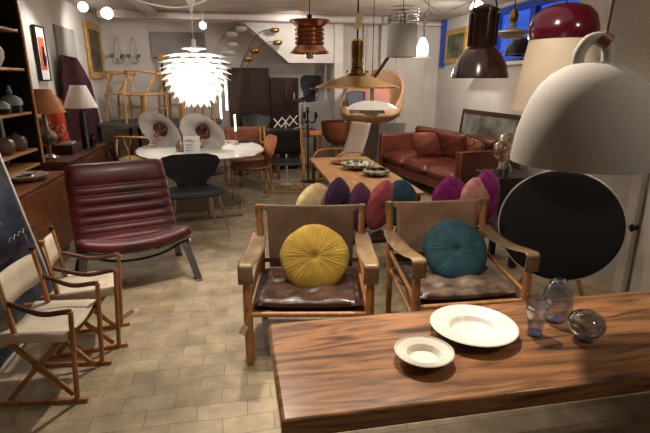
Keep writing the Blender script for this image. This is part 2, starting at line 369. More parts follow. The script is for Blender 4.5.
# ---------------------------------------------------------------- safari armchairs
def safari(loc, rz, label, worn, sling=None):
    t = thing('safari_armchair', label, 'armchair', loc, rz, 'pair of safari armchairs')
    hw = .335; yf = -.28; yb = .28; hf = .58; hb = .79
    for sx in (-1, 1):
        ob('leg', MB().tube([(sx*hw, yf, 0), (sx*hw, yf, .1), (sx*hw, yf, .35), (sx*hw, yf, hf)], [.020, .024, .025, .021], 14), ASH, t)
        ob('leg', MB().tube([(sx*hw*.96, yb, 0), (sx*hw*.97, yb, .3), (sx*hw*.98, yb+.02, .6), (sx*hw, yb+.035, hb)], [.019, .023, .023, .020], 14), ASH, t)
        ob('side_rail', MB().rod((sx*hw, yf, .36), (sx*hw*.97, yb, .45), .014), ASH, t)
        ob('side_rail', MB().rod((sx*hw, yf, .24), (sx*hw*.97, yb, .33), .013), ASH, t)
        # leather arm strap, from the back post over the front post and down its face
        def arm(u, v):
            w = (v-.5)
            if u < .78:
                k = u/.78; y = yb+.02+(yf-.005-(yb+.02))*k; z = .60-.055*math.sin(PI*k)*(1-.3*k)+(.015*k)
                ww = .095 if .08 < k < .9 else .082
                x = sx*hw+w*ww*(1+.15*math.sin(PI*k)); z += -.012*math.cos(w*PI)*0+.02*abs(w)*math.sin(PI*k)
                return (x, y, z)
            k = (u-.78)/.22; a = k*PI/2*1.6
            if a < PI/2: return (sx*hw+w*.082, yf-.005-.026*math.sin(a), .615-.022*(1-math.cos(a)))
            return (sx*hw+w*.08, yf-.031, .593-(k-.625)/.375*.085)
        ob('arm_strap', MB().grid(arm, 26, 6), STRAPL, t, solid=.006)
        for zz in (.565, .535): ob('rivet', MB().lathe([(0, 0), (.006, 0), (.004, .004), (0, .005)], 10, T(sx*hw, yf-.034, zz, PI/2, 0, 0)), BRASS, t)
        for (y_, z_) in ((yf, .36), (yf, .24)): ob('bolt_cap', MB().lathe([(0, 0), (.009, 0), (.009, .006), (.004, .010), (0, .010)], 10, T(sx*(hw+.0), y_-.02, z_, PI/2, 0, 0)), BRASS, t)
    ob('front_rail', MB().rod((-hw, yf, .315), (hw, yf, .315), .015), ASH, t)
    ob('back_rail', MB().rod((-hw, yb, .30), (hw, yb, .30), .014), ASH, t)
    def back(u, v):                          # leather sling between the back posts
        z = .79-.42*v; hwid = hw*1.0-.05*min(1, max(0, v-.04)*14)-.012*v
        return ((u-.5)*2*hwid, yb+.035-.03*v+.035*math.sin(PI*u)*(.3+.7*math.sin(PI*min(v*1.2, 1)))+.0, z-.012*math.sin(PI*u))
    ob('back_sling', MB().grid(back, 22, 26), sling or SADDLE, t, solid=.006)
    for sx in (-1, 1): ob('post_sleeve', MB().tube([(sx*hw, yb+.035, .70), (sx*hw, yb+.035, .785)], .025, 14), STRAPL, t)
    ob('seat_sling', MB().grid(lambda u, v: ((u-.5)*2*(hw-.03), yf+.02+(yb-yf-.03)*v, .325-.02*math.sin(PI*u)), 8, 6), CHOC, t, solid=.007)
    def pad(side):
        def f(u, v):
            x = (u-.5)*2; y = (v-.5)*2
            e = max(0, 1-abs(x)**7)**.4*max(0, 1-abs(y)**7)**.4
            tuft = -.014*sum(math.exp(-((x-a)**2*30+(y-b)**2*26)) for a in (-.6, 0, .6) for b in (-.55, .0, .55))
            cr_ = .004*math.sin(9*x+4*y)+.003*math.sin(17*y-6*x)
            return (x*(hw-.035), -.0+y*.262, .362+.004*0+side*.032*e+(tuft*e+cr_*e if side > 0 else 0)-.01*math.cos(x*1.4))
        return f
    ob('seat_cushion', MB().grid(pad(1), 40, 34).grid(pad(-1), 40, 34), worn, t, sharp=80)
    for sx in (-1, 1): ob('tension_belt', MB().tube([(sx*hw, yb, .27), (sx*(hw-.05), .05, .30), (sx*hw, yf+.02, .25)], .006, 6), BROWNL, t)
    ob('back_belt', MB().bar((-hw, yb-.005, .42), (hw, yb-.005, .42), .005, .028), BROWNL, t)
    return t
sa = safari((.385, 2.60, 0), R(-10), 'wooden safari armchair in brown leather holding the mustard yellow round cushion', CHOC, mat('dark_saddle_leather', (134, 108, 90), .45, c2=(104, 82, 68), scale=5, bump=.15, bscale=40))
tg = ob('price_tag', MB().box((-.36, -.31, .235), (.035, .003, .06), (0, R(25), 0)), PAPER, None)
tg.parent = sa; tg['label'] = 'paper price tag'
ob('tag_string', MB().tube([(-.345, -.302, .262), (-.336, -.305, .30), (-.335, -.285, .33)], .0015, 5), PAPER, sa)
sb = safari((1.285, 2.56, 0), R(-2), 'wooden safari armchair in tan leather holding the teal round cushion', CHOCW)
cushion('round_cushion', 'mustard yellow pleated round cushion leaning in the left safari armchair', (.425, 2.66, .515), (R(58), 0, R(-6)), (178, 146, 54), (158, 126, 42), .212, .06)
cushion('round_cushion', 'teal pleated round velvet cushion leaning in the right safari armchair', (1.335, 2.64, .508), (R(58), 0, R(-4)), (32, 72, 84), (20, 54, 64), .212, .06)

# bench with the row of cushions behind the armchairs
bn = thing('low_bench', 'low dark wooden bench behind the safari armchairs carrying a row of round cushions', 'bench', (1.35, 3.62, 0))
ob('seat', MB().box((0, 0, .33), (2.0, .42, .04)), DKWOOD, bn, .005)
for sx in (-1, 1):
    for sy in (-1, 1): ob('leg', MB().box((sx*.93, sy*.17, .155), (.05, .05, .31)), DKWOOD, bn, .004)
G = 'round velvet cushions in a row on the bench'
for lab, x, y, dz, rz, tilt, c, c2, rr in [
    ('cream pleated round cushion, leftmost of the row behind the armchairs', .57, 3.63, -.02, 38, 96, (226, 202, 156), (200, 174, 128), .21),
    ('dark purple round cushion next to the cream one, behind the left armchair', .79, 3.70, .02, 52, 88, (60, 22, 60), (40, 12, 44), .22),
    ('plum round cushion with pale lining between the dark purple and the rose one', .96, 3.60, -.03, 52, 84, (84, 36, 74), (60, 22, 54), .205),
    ('dusty rose pleated round cushion seen between the two safari armchairs', 1.13, 3.60, .005, 42, 98, (176, 84, 90), (144, 60, 70), .215),
    ('small deep teal round cushion behind the left post of the right armchair', 1.33, 3.70, -.05, 26, 84, (24, 66, 78), (14, 46, 56), .20),
    ('bright magenta round cushion, widest in the row behind the right armchair', 1.72, 3.56, .06, 22, 84, (140, 16, 108), (100, 6, 78), .22),
    ('pale pink pleated round cushion between the two magenta cushions', 1.95, 3.58, .045, 30, 84, (200, 140, 132), (174, 112, 108), .21),
    ('bright magenta round cushion at the right end of the row, beside the black disc speaker', 2.12, 3.70, .03, 34, 84, (146, 18, 114), (100, 8, 82), .23)]:
    cushion('round_cushion', lab, (x, y, .352+rr+.004), (R(tilt), 0, R(rz)), c, c2, rr, .05, 40, G, False)

# ---------------------------------------------------------------- round black speaker on wooden legs
dz_ = thing('disc_speaker', 'large round black fabric speaker with thin silver rim, right of the armchairs', 'speaker', (2.19, 2.81, .568), R(-38))
ob('front_cloth', MB().lathe([(0, -.02), (.37, -.02), (.395, -.012), (.40, 0), (0, .0)], 72, T(0, 0, 0, PI/2, 0, 0)).lathe([(0, 0), (.37, .02), (.395, .008), (.40, 0)], 72, T(0, -.0, 0, PI/2, 0, 0)), BLACK, dz_)
ob('rim', MB().tube([(.402*math.cos(a*PI/36), 0, .402*math.sin(a*PI/36)) for a in range(72)], .007, 8, closed=True), mat('bright_aluminium', (228, 226, 222), .4, .6, scale=5), dz_)
for x0, x1, y1 in ((-.10, -.24, -.02), (.10, .24, -.02), (0, 0, .34)):
    ob('leg', MB().rod((x0, .03, -.20), (x1, y1+.03, -.563), .02, .013), OAK, dz_)
ob('back_shell', MB().lathe([(.39, 0), (.35, .06), (.2, .10), (0, .11)], 40, T(0, 0, 0, -PI/2, 0, 0)), BLKM, dz_)

# ---------------------------------------------------------------- children's folding director chairs
def director(loc, rz, label, D=.36, Wd=.34, bx=0):
    t = thing('folding_director_chair', label, 'chair', loc, rz, 'low folding chairs with cream canvas')
    # local: faces +X, runners along X, width along Y
    for sy in (-1, 1):
        y = sy*Wd/2
        ob('runner', MB().bar((-.02, y, .012), (D+.05, y, .012), .022, .024), ASH, t, .003)
        ob('leg', MB().rod((D, y, .01), (D+.035, y, .50 if sy < 2 else .5), .013, .012), ASH, t)
        ob('back_post', MB().rod((bx+.03, y, .34), (bx-.01, y, .70), .0135), ASH, t)
        ob('knob', MB().lathe([(0, 0), (.012, 0), (.012, .006), (.018, .012), (.016, .02), (0, .022)], 12, T(bx-.01, y, .70)), DKWOOD if sy > 0 else ASH, t)
        ob('arm_strap', MB().grid(lambda u, v: (bx+.01+(D-bx+.03)*u, y+(v-.5)*.008, .555-.055*u-.03*math.sin(PI*u)+(v-.5)*.024+.004*math.sin(9*u)), 12, 3), BROWNL, t, solid=.006)
        ob('cross_leg', MB().bar((.03, y*.9, .02), (D-.02, y*.9, .37), .016, .026), ASH, t, .003)
        ob('cross_leg', MB().bar((D-.03, y*.78, .02), (.03, y*.78, .37), .016, .026), ASH, t, .003)
        ob('seat_rail', MB().rod((-.0, y, .385), (D+.02, y, .385), .012), ASH, t)
    ob('spreader', MB().rod((D*.5, -Wd/2, .195), (D*.5, Wd/2, .195), .008), ASH, t)
    ob('seat_canvas', MB().grid(lambda u, v: (bx*.5+(D+.01-bx*.5)*u, (v-.5)*(Wd+.02), .40-.035*math.sin(PI*v)), 8, 12), CANVAS, t, solid=.006)
    for sy in (-1, 1): ob('seat_binding', MB().grid(lambda u, v: (bx*.5+(D+.01-bx*.5)*u, sy*(Wd/2+.012-.0*v), .40-.05*v), 4, 3), BROWNL if sy > 0 else CANVAS, t, solid=.006)
    ob('back_canvas', MB().grid(lambda u, v: (bx-.008-.02*math.sin(PI*u)+.022*v, (u-.5)*(Wd+.035), .685-.16*v), 12, 4), CANVAS, t, solid=.007)
    return t
director((-1.20, 2.41, 0), R(-6), 'nearest folding chair with a cream canvas seat, in the bottom left corner', .36, .33, .10)
d2 = director((-1.15, 2.785, 0), R(9), 'second folding chair with cream canvas, behind the nearest one, with a paper tag', .36, .27, .06)
ob('price_tag', MB().box((.43, -.11, .20), (.07, .003, .03), (0, R(-20), R(20))), PAPER, d2, label='paper price tag')

# framed blackboard poster leaning at far left
bb = thing('framed_poster', 'large dark glazed poster with chalk-like writing leaning at the left edge', 'poster', (-1.345, 3.2, 0), 0)
Mb = T(0, 0, 0, 0, R(-11), 0)
ob('panel', MB().box((0, -.35, .62), (.016, 1.10, 1.16), M=Mb), mat('night_blue_print', (62, 74, 88), .12, c2=(20, 26, 36), scale=2.6, coat=.6), bb)
fr = MB()
for c_, d_ in (((0, .208, .62), (.030, .024, 1.2)), ((0, -.905, .62), (.028, .016, 1.2)), ((0, -.35, 1.212), (.028, 1.12, .016)), ((0, -.35, .03), (.028, 1.12, .016))): fr.box(c_, d_, M=Mb)
ob('frame', fr, mat('bright_aluminium', (228, 226, 222)), bb)
wr_ = MB(); rnd = random.Random(3)
for (y0, z0, L_, n_) in ((.12, .62, .34, 16), (-.10, .95, .25, 12)):
    for i in range(n_):
        z = z0-L_*i/n_; wr_.tube([(.0105, y0+rnd.uniform(-.012, .012), z), (.0105, y0+rnd.uniform(-.015, .015), z-.008), (.0105, y0+rnd.uniform(-.01, .01), z-.014)], .0008, 4)
wr_.tube([(.0105, .16-.25*k/12, .60+.012*math.sin(k*1.9)) for k in range(13)], .0009, 4)
wr = MB(); wr.add(wr_.v, wr_.f, Mb); ob('handwriting', wr, CARD, bb)

# ---------------------------------------------------------------- oxblood lounge chair on steel strips
rl = thing('lounge_chair', 'low oxblood leather lounge chair with horizontal padded channels on flat steel legs', 'armchair', (-.81, 3.62, 0), R(19))
path = cr([(0, -.055, .335), (0, -.03, .385), (0, .05, .375), (0, .18, .32), (0, .34, .285), (0, .47, .30), (0, .55, .37), (0, .64, .50), (0, .73, .64), (0, .80, .76), (0, .85, .845), (0, .885, .86)], 10)
acc = [0]
for i in range(1, len(path)): acc.append(acc[-1]+(path[i]-path[i-1]).length)
LT = acc[-1]
def at_len(s):
    for i in range(1, len(acc)):
        if acc[i] >= s or i == len(acc)-1:
            k = (s-acc[i-1])/max(1e-6, acc[i]-acc[i-1]); p = path[i-1].lerp(path[i], k); tn = (path[i]-path[i-1]).normalized(); return p, Vector((0, -tn.z, tn.y))
def roll(side):
    def f(u, v):
        s = v*LT; p, n = at_len(s); x = (u-.5)*2; hw = .405
        head = s > LT-.21
        if head: k = (s-(LT-.21))/.21; amp = .034*abs(math.sin(PI*min(1, max(0, k))))**.5
        else:
            sp = (LT-.21)/12; k = (s % sp)/sp; amp = .024*abs(math.sin(PI*k))**.55
        e = max(0, 1-abs(x)**10)**.5
        curl = .03*abs(x)**3*(1 if s < .55 else .3)
        sadd = .055*(x*x)*math.exp(-(s/.28)**2) - .02
        off = (.012+amp)*e*side + curl*0
        wr_ = 0
        return (x*hw, p.y+n.y*(off+wr_), p.z+n.z*(off+wr_)+sadd+curl*.6)
    return f
ob('channelled_pad', MB().grid(roll(1), 28, 170).grid(roll(-1), 28, 170), REDL, rl, sharp=80)
for sx in (-1, 1): ob('side_frame', MB().tube([(sx*.40, p.y+.01, p.z-.045) for p in path[4:100:4]], .013, 6, flat=.5), DSTEEL, rl)
ob('front_bar', MB().tube([(-.44, -.02, .365), (-.25, -.035, .315), (0, -.045, .30), (.25, -.035, .315), (.44, -.02, .365)], .011, 8), DSTEEL, rl)
ob('front_bow', MB().tube(cr([(-.40, .02, .33), (-.2, .0, .25), (0, -.0, .225), (.2, .0, .25), (.40, .02, .33)], 5), .010, 8), BLKM, rl)
for sx in (-1, 1):
    ob('leg', MB().bar((sx*.36, .03, .345), (sx*.43, -.10, .008), .055, .009, up=(0, 1, 0)).bar((sx*.43, -.13, .006), (sx*.43, -.03, .006), .05, .008), DSTEEL, rl)
    ob('leg', MB().bar((sx*.36, .40, .27), (sx*.42, .56, .008), .055, .009, up=(0, 1, 0)).bar((sx*.42, .52, .006), (sx*.42, .62, .006), .05, .008), DSTEEL, rl)
    ob('strap', MB().box((sx*.15, -.05, .335), (.035, .02, .06)), REDL, rl, .004)

# ---------------------------------------------------------------- left wall furniture
def cabinet(name, label, x0, x1, y0, y1, z0, z1, m, nd, group=None):
    t = thing(name, label, 'cabinet', ((x0+x1)/2, (y0+y1)/2, 0), 0, group); w_ = x1-x0; l_ = y1-y0
    ob('body', MB().box((-.01, 0, (z0+z1)/2-.012), (w_-.02, l_, z1-z0-.025)), m, t, .003)
    ob('top', MB().box((0, 0, z1-.0125), (w_, l_, .025)), m, t, .003)
    ob('plinth', MB().box((-.02, 0, z0/2), (w_-.08, l_-.08, z0)), DKWOOD, t)
    for i in range(nd):
        y = -l_/2+l_*(i+.5)/nd
        dd = ob('door', MB().box((w_/2-.012, y, (z0+z1)/2-.015), (.02, l_/nd-.012, z1-z0-.05)), m, t, .003)
        ob('handle', MB().box((w_/2+.004, y+(l_/nd/2-.03)*(1 if i % 2 else -1), (z0+z1)/2), (.012, .012, .12)), m, dd, .003)
    return t
cabinet('low_cabinet', 'low teak cabinet with plain doors under the wall shelves, left of the oxblood chair', XL+.01, -1.60, 2.85, 4.72, .08, .75, TEAKC, 4)
cabinet('sideboard', 'dark rosewood sideboard carrying two table lamps by the left wall', XL+.01, -1.66, 4.98, 6.45, .1, .79, mat('rosewood_front', (92, 52, 34), .4, c2=(60, 32, 22), scale=4, stretch=(6, 1, 6)), 3)
# tall shelf unit
sh = thing('wall_shelf', 'tall teak shelf unit with a dark back at the left edge, holding ceramics', 'bookcase', (-2.04, 4.22, 0))
for sy in (-1, 1): ob('side_panel', MB().box((-.004, sy*.80, 1.57), (.29, .022, 1.63)), mat('shaded_interior_wood', (26, 18, 14), .6, scale=5), sh, .002); ob('edge_strip', MB().box((.147, sy*.80, 1.57), (.014, .026, 1.63)), TEAK, sh)  # shade inside the teak unit is put into the near black panel colour
ob('back_panel', MB().box((-.145, 0, 1.57), (.008, 1.42, 1.63)), mat('shaded_interior_wood', (26, 18, 14), .6, scale=5), sh)
for z in (.79, .93, 1.27, 1.655, 1.985, 2.37): ob('shelf', MB().box((0, 0, z), (.295, 1.418, .022)), TEAK, sh, .002)
CEL = mat('celadon_glaze', (166, 180, 168), .2, c2=(120, 140, 132), scale=9); NAVY = mat('navy_glaze', (22, 26, 44), .2, scale=6); DKCER = mat('brown_stoneware', (104, 84, 72), .4, c2=(72, 58, 50), scale=12)
def pot(name, label, cat, loc, prof, m, extra=None, group=None, s=1):
    t = thing(name, label, cat, loc, 0, group); ob('body', MB().lathe([(r*s, z*s) for r, z in prof], 28), m, t, sharp=70)
    for n_, p_, m_ in (extra or []): ob(n_, MB().lathe([(r*s, z*s) for r, z in p_], 24), m_, t, sharp=70)
    return t
SHX = -1.99
pot('lidded_jar', 'celadon and navy lidded ceramic jar with a figure knob on the middle shelf', 'jar', (SHX, 4.78, 1.282), [(0, 0), (.075, 0), (.085, .03), (.09, .065), (0, .065)], NAVY,
    [('upper_body', [(.088, .062), (.095, .085), (.085, .12), (.05, .145), (.028, .155), (0, .155)], CEL), ('knob', [(.012, .155), (.024, .175), (.02, .195), (.012, .21), (.016, .225), (0, .24)], CEL)])
pot('lidded_jar', 'smaller celadon jar partly cut by the left edge on the middle shelf', 'jar', (SHX, 4.56, 1.282), [(0, 0), (.055, 0), (.08, .035), (.075, .08), (.03, .11), (0, .115)], CEL, [('base_band', [(.058, .0), (.084, .03), (.083, .045), (.05, .045)], NAVY)])
pot('white_vase', 'tall white glazed vase on the shelf above the celadon jars', 'vase', (SHX, 4.57, 1.667), [(0, 0), (.05, 0), (.09, .07), (.095, .13), (.06, .2), (.03, .23), (.03, .25), (0, .25)], WHITE)
pot('patterned_vase', 'blue and white patterned vase on the upper shelf', 'vase', (SHX, 4.60, 1.997), [(0, 0), (.04, 0), (.07, .06), (.06, .15), (.03, .2), (.035, .25), (0, .25)], mat('blue_white_glaze', (210, 216, 224), .2, c2=(30, 50, 120), scale=18, lo=.45, hi=.55))
for lab, y, s_ in (('brown lidded stoneware pot at the right end of the lower shelf', 4.74, 1), ('brown stoneware pot behind the lidded one on the lower shelf', 4.48, 1.05)):
    pot('stoneware_pot', lab, 'pot', (SHX, y, .942), [(0, 0), (.05, 0), (.085, .03), (.09, .08), (.08, .11), (0, .11)], DKCER, [('lid', [(.085, .11), (.06, .13), (.015, .145), (.018, .16), (0, .165)], DKCER)], None, s_)
pot('stone_dish', 'oval pale stone dish on the low teak cabinet', 'dish', (-1.78, 4.30, .752), [(0, 0), (.10, 0), (.16, .02), (.175, .045), (.165, .048), (.14, .03), (0, .022)], mat('grey_stone', (176, 170, 158), .6, c2=(110, 104, 96), scale=14, bump=.3), [('bead_string', [(.05, .03), (.065, .024), (.07, .034), (.06, .04), (.05, .03)], BRASS)])

# things on the sideboard
def table_lamp(label, loc, base_prof, m, shade, sm, squash=1, rot=0):
    t = thing('table_lamp', label, 'lamp', loc, rot)
    ob('base', MB().lathe(base_prof, 24), m, t, sharp=60)
    r0, r1, z0, z1 = shade
    ob('lamp_shade', MB().lathe(shell([(r0, z0), (r1, z1)], .004), 40 if squash == 1 else 4, T(0, 0, 0, 0, 0, PI/4 if squash != 1 else 0)), sm, t, sharp=30)
    ob('socket', MB().lathe([(.012, base_prof[-1][1]-.01), (.016, base_prof[-1][1]+.02), (.012, z0+.06), (0, z0+.06)], 12), BRASS, t)
    return t
table_lamp('table lamp with a tan pleated shade and clear glass urn body on the sideboard', (-1.92, 5.28, .79), [(0, 0), (.085, 0), (.09, .012), (.06, .03), (.02, .05), (.022, .12), (.03, .14), (.085, .18), (.105, .215), (.09, .25), (.03, .30), (.022, .44), (0, .44)], mat('bronze_glass', (150, 138, 120), .15, .4, c2=(96, 84, 70), scale=8), (.205, .10, .46, .69), TANSH)
table_lamp('table lamp with a white tapered shade and dark chrome column on the sideboard', (-1.78, 6.02, .79), [(0, 0), (.1, 0), (.1, .015), (.045, .03), (.04, .40), (.05, .41), (.05, .44), (.015, .45), (.012, .5), (0, .5)], mat('dark_chrome', (80, 82, 88), .12, 1, scale=5), (.185, .085, .47, .72), WSHADE)
tag(ob('stacked_box', MB().box((-1.92, 5.68, .842), (.30, .36, .10)), DKWOOD, None, .004), 'dark wooden box between the two table lamps', 'box')
bk = thing('magazine_pile', 'grey and white magazine lying on the dark box', 'magazine', (-1.86, 5.64, .894)); ob('pages', MB().box((0, 0, .008), (.13, .2, .016), (0, 0, .1)), CARD, bk); ob('cover', MB().box((0, 0, .0175), (.132, .202, .003), (0, 0, .1)), mat('magazine_cover', (120, 124, 126), .5, c2=(60, 62, 66), scale=14), bk)
bx = thing('brass_box', 'small yellow brass box behind the tan lamp', 'box', (-1.98, 5.44, .894)); ob('body', MB().box((0, 0, .02), (.14, .1, .035)), BRASS, bx, .003); ob('lid', MB().box((0, 0, .045), (.145, .105, .012)), BRASS, bx, .003)
po = thing('red_art_panel', 'red painted panel with a pale face figure leaning behind the lamps', 'picture', (-2.10, 6.12, .79)); 
ob('panel', MB().box((0, 0, .26), (.02, .52, .50), (0, R(-8), 0)), mat('red_print', (178, 50, 34), .5, c2=(120, 26, 24), scale=6), po)
fc = MB(); fc.prism([(.085*math.cos(a*.35), .1*math.sin(a*.35)) for a in range(18)], .004, T(.012, -.08, .17, PI/2, 0, PI/2))
for i in range(5): fc.box((.016, -.18+.06*i, .33), (.004, .038, .02+.02*(i % 2)))
fc.box((.02, -.06, .40), (.004, .2, .012)).box((.018, -.06, .29), (.004, .24, .01))
ob('painted_figure', fc, CREAMS, po)
po2 = thing('orange_art_panel', 'orange and white print leaning behind the tan shaded lamp', 'picture', (-2.10, 5.30, .79))
ob('panel', MB().box((0, 0, .2), (.02, .42, .40), (0, R(-6), 0)), mat('orange_white_print', (214, 84, 44), .5, c2=(226, 214, 200), scale=5, lo=.45, hi=.5), po2)
ob('frame', MB().box((.003, -.21, .2), (.03, .015, .41), (0, R(-6), 0)).box((.003, .21, .2), (.03, .015, .41), (0, R(-6), 0)), BLKM, po2)
gl = thing('domed_jar', 'tall red patterned jar with a brown domed lid between the two lamp shades', 'jar', (-1.98, 5.77, .894)); ob('body', MB().lathe([(0, 0), (.06, 0), (.09, .08), (.095, .22), (.085, .36), (.08, .40), (0, .40)], 28), mat('red_pattern_glaze', (196, 60, 38), .3, c2=(226, 190, 150), scale=20, lo=.36, hi=.44), gl); ob('lid', MB().lathe([(.085, .40), (.095, .41), (.09, .45), (.06, .49), (.02, .51), (0, .515)], 28), mat('brown_lacquer', (150, 92, 52), .3, c2=(110, 62, 36), scale=9), gl)
tag(ob('wooden_bird', MB().tube(cr([(-1.76, 6.2, .795), (-1.76, 6.2, .85), (-1.75, 6.19, .90), (-1.73, 6.17, .93), (-1.71, 6.16, .925)], 4), [.035]*5+[.038]*4+[.025]*4+[.018]*3+[.006], 10), BLKM, None), 'small dark carved bird figurine at the foot of the white shaded lamp', 'figurine')

# rug propped against wall
ru = MB(); rp = [(.05, 0), (1.62, 0), (1.5, .42), (1.18, .92), (.88, 1.10), (.60, 1.24), (.02, 1.25)]
ru.prism([(a, b) for a, b in rp], .035, T(0, 0, 0, PI/2, 0, PI/2))
rg = ob('folded_rug', ru, mat('dark_red_rug', (72, 18, 26), .95, c2=(30, 10, 18), scale=14, bump=.5, bscale=70), None, .012); rg.location = (XL+.03, 6.47, .62); rg.rotation_euler = (0, R(4), 0)
tag(rg, 'dark red patterned woven rug draped against the left wall behind the white shaded lamp', 'rug')
tag(ob('wooden_chest', MB().box((-2.0, 7.2, .29), (.36, 1.1, .58)).box((-2.0, 7.2, .59), (.38, 1.14, .02)), DKWOOD, None, .005), 'low dark wooden chest under the hanging rug', 'chest')

# pictures on the walls
def picture(name, label, x, y0, y1, z0, z1, fw, fm, mats, side=1, tilt=0, mount=None):
    t = thing(name, label, 'picture', (x, (y0+y1)/2, z0)); t.rotation_euler = (0, tilt, 0); h = z1-z0; w_ = y1-y0
    f = MB()
    for c_, d_ in (((0, -w_/2+fw/2, h/2), (.035, fw, h)), ((0, w_/2-fw/2, h/2), (.035, fw, h)), ((0, 0, fw/2), (.035, w_-2*fw, fw)), ((0, 0, h-fw/2), (.035, w_-2*fw, fw))): f.box(c_, d_)
    ob('frame', f, fm, t, .004)
    if mount: ob('mount', MB().box((0, 0, h/2), (.012, w_-2*fw, h-2*fw)), CARD, t); ob('print', MB().box((side*.008, 0, h*.5), (.004, w_*mount, h*mount*1.02)), mats, t)
    else: ob('canvas', MB().box((0, 0, h/2), (.014, w_-2*fw, h-2*fw)), mats, t)
    return t
p = picture('framed_print', 'black framed print of an orange panel with a dark figure on the left wall', XL+.03, 6.06, 6.34, 1.56, 2.16, .014, BLKM, mat('orange_print', (206, 104, 70), .6, c2=(190, 88, 56), scale=5), 1, 0, .58)
ob('figure', MB().tube([(.014, .02, .17), (.014, .03, .26), (.014, .02, .33), (.014, .03, .37)], [.035, .05, .022, .03], 10, flat=.2), BLKM, p)
picture('framed_print', 'narrow black framed print half hidden by the shelf unit', XL+.03, 5.20, 5.60, 1.50, 2.22, .014, BLKM, mat('grey_print', (150, 146, 140), .6, scale=5), 1, 0, .6)
picture('gilt_painting', 'gilt framed dark landscape painting on the left wall near the corner', XL+.03, 8.05, 8.85, 1.60, 2.43, .10, GOLD, mat('dark_landscape', (104, 96, 74), .5, c2=(46, 44, 36), scale=7), 1)
picture('gilt_painting', 'small gilt framed green landscape painting on the right wall', XR-.03, 7.55, 8.35, 1.86, 2.40, .075, GOLD, mat('green_landscape', (120, 124, 96), .5, c2=(56, 62, 46), scale=6), -1)
picture('leaning_painting', 'large dark landscape painting leaning on the wall behind the cognac sofa', XR-.12, 5.75, 7.45, .35, 1.12, .06, mat('black_gilt', (70, 52, 34), .35, .3, scale=9), mat('stormy_landscape', (150, 150, 140), .4, c2=(74, 70, 60), scale=3), -1, R(6))

# wall candle sconces on the back wall
def sconce(x, label):
    t = thing('wall_sconce', label, 'sconce', (x, YB-.03, 1.86), 0, 'pair of wire wall sconces')
    ob('frame', MB().tube([(.05*math.sin(2*PI*k/24)*(1-.35*math.cos(2*PI*k/24)), -.02, .22+.2*math.cos(2*PI*k/24)) for k in range(24)], .006, 6, closed=True), DSTEEL, t)
    ob('arm', MB().tube(cr([(-.085, -.06, .10), (-.07, -.06, .02), (0, -.05, -.01), (.07, -.06, .02), (.085, -.06, .10)], 5), .006, 6), DSTEEL, t)
    for sx in (-1, 1): ob('candle_cup', MB().lathe([(0, 0), (.015, 0), (.035, .05), (.035, .055), (.0, .03)], 16, T(sx*.085, -.06, .09)), STEEL, t)
    return t
sconce(-1.97, 'wire wall sconce with two cups, nearer the left corner'); sconce(-1.70, 'wire wall sconce with two cups, second from the left corner')

# ---------------------------------------------------------------- wishbone chairs and the stand they stand on
ws = thing('display_table', 'large dark oval table carrying the raised wishbone chairs at the back left', 'table', (-1.21, 8.30, 0))
ob('tabletop', MB().prism([(.94*math.copysign(abs(math.cos(k*PI/32))**.4, math.cos(k*PI/32)), .68*math.copysign(abs(math.sin(k*PI/32))**.4, math.sin(k*PI/32))) for k in range(64)], .035, T(0, 0, .883)), mat('dark_grey_top', (70, 68, 66), .5, scale=5), ws)
for sx in (-1, 1):
    for sy in (-1, 1): ob('leg', MB().rod((sx*.5, sy*.4, 0), (sx*.45, sy*.35, .885), .022, .028), DKWOOD, ws)
def wishbone():
    t = thing('wishbone_chair', '', 'chair'); 
    for sx in (-1, 1):
        ob('leg', MB().tube([(sx*.25, -.22, 0), (sx*.24, -.21, .22), (sx*.235, -.21, .45)], [.014, .021, .019], 10), OAK, t)
        ob('leg', MB().tube(cr([(sx*.19, .23, 0), (sx*.19, .21, .25), (sx*.20, .20, .42), (sx*.24, .12, .58), (sx*.265, .03, .735)], 4), .019, 10), OAK, t)
        ob('stretcher', MB().rod((sx*.245, -.21, .22), (sx*.19, .21, .25), .009), OAK, t)
    ob('seat', MB().box((0, -.01, .44), (.50, .44, .035)), mat('paper_cord', (196, 158, 104), .8, c2=(170, 132, 82), scale=40, stretch=(1, 20, 1)), t, .012)
    bow = [(.27*math.cos(a), -.02+.25*math.sin(a), .75+.04*math.sin(a)) for a in [PI*k/16 for k in range(17)]]
    bow = [(.285, -.10, .74)]+bow+[(-.285, -.10, .74)]
    ob('back_rail', MB().tube(bow, .022, 10, flat=.8), OAK, t)
    ob('splat', MB().tube([(0, .21, .42), (0, .235, .58), (-.045, .235, .72), (-.06, .225, .785)], .010, 8).tube([(0, .235, .58), (.045, .235, .72), (.06, .225, .785)], .010, 8), OAK, t)
    return t
wc = wishbone(); G = 'oak wishbone chairs at the back left'
wc['group'] = G; wc.location = (-1.82, 8.50, .92); wc.rotation_euler = (0, 0, R(75)); wc['label'] = 'oak wishbone chair on the dark table, the one nearest the left corner'
dup(wc, (-1.42, 8.0, .92), R(150), 'oak wishbone chair on the dark table, nearest and most prominent of the raised ones')
dup(wc, (-1.0, 8.52, .92), R(70), 'oak wishbone chair on the dark table, just left of the lit white pendant')
dup(wc, (-.66, 8.0, .92), R(20), 'oak wishbone chair at the right end of the dark table, behind the lit pendant')
dup(wc, (-1.50, 7.38, 0), R(165), 'oak wishbone chair standing on the floor in front of the dark table')

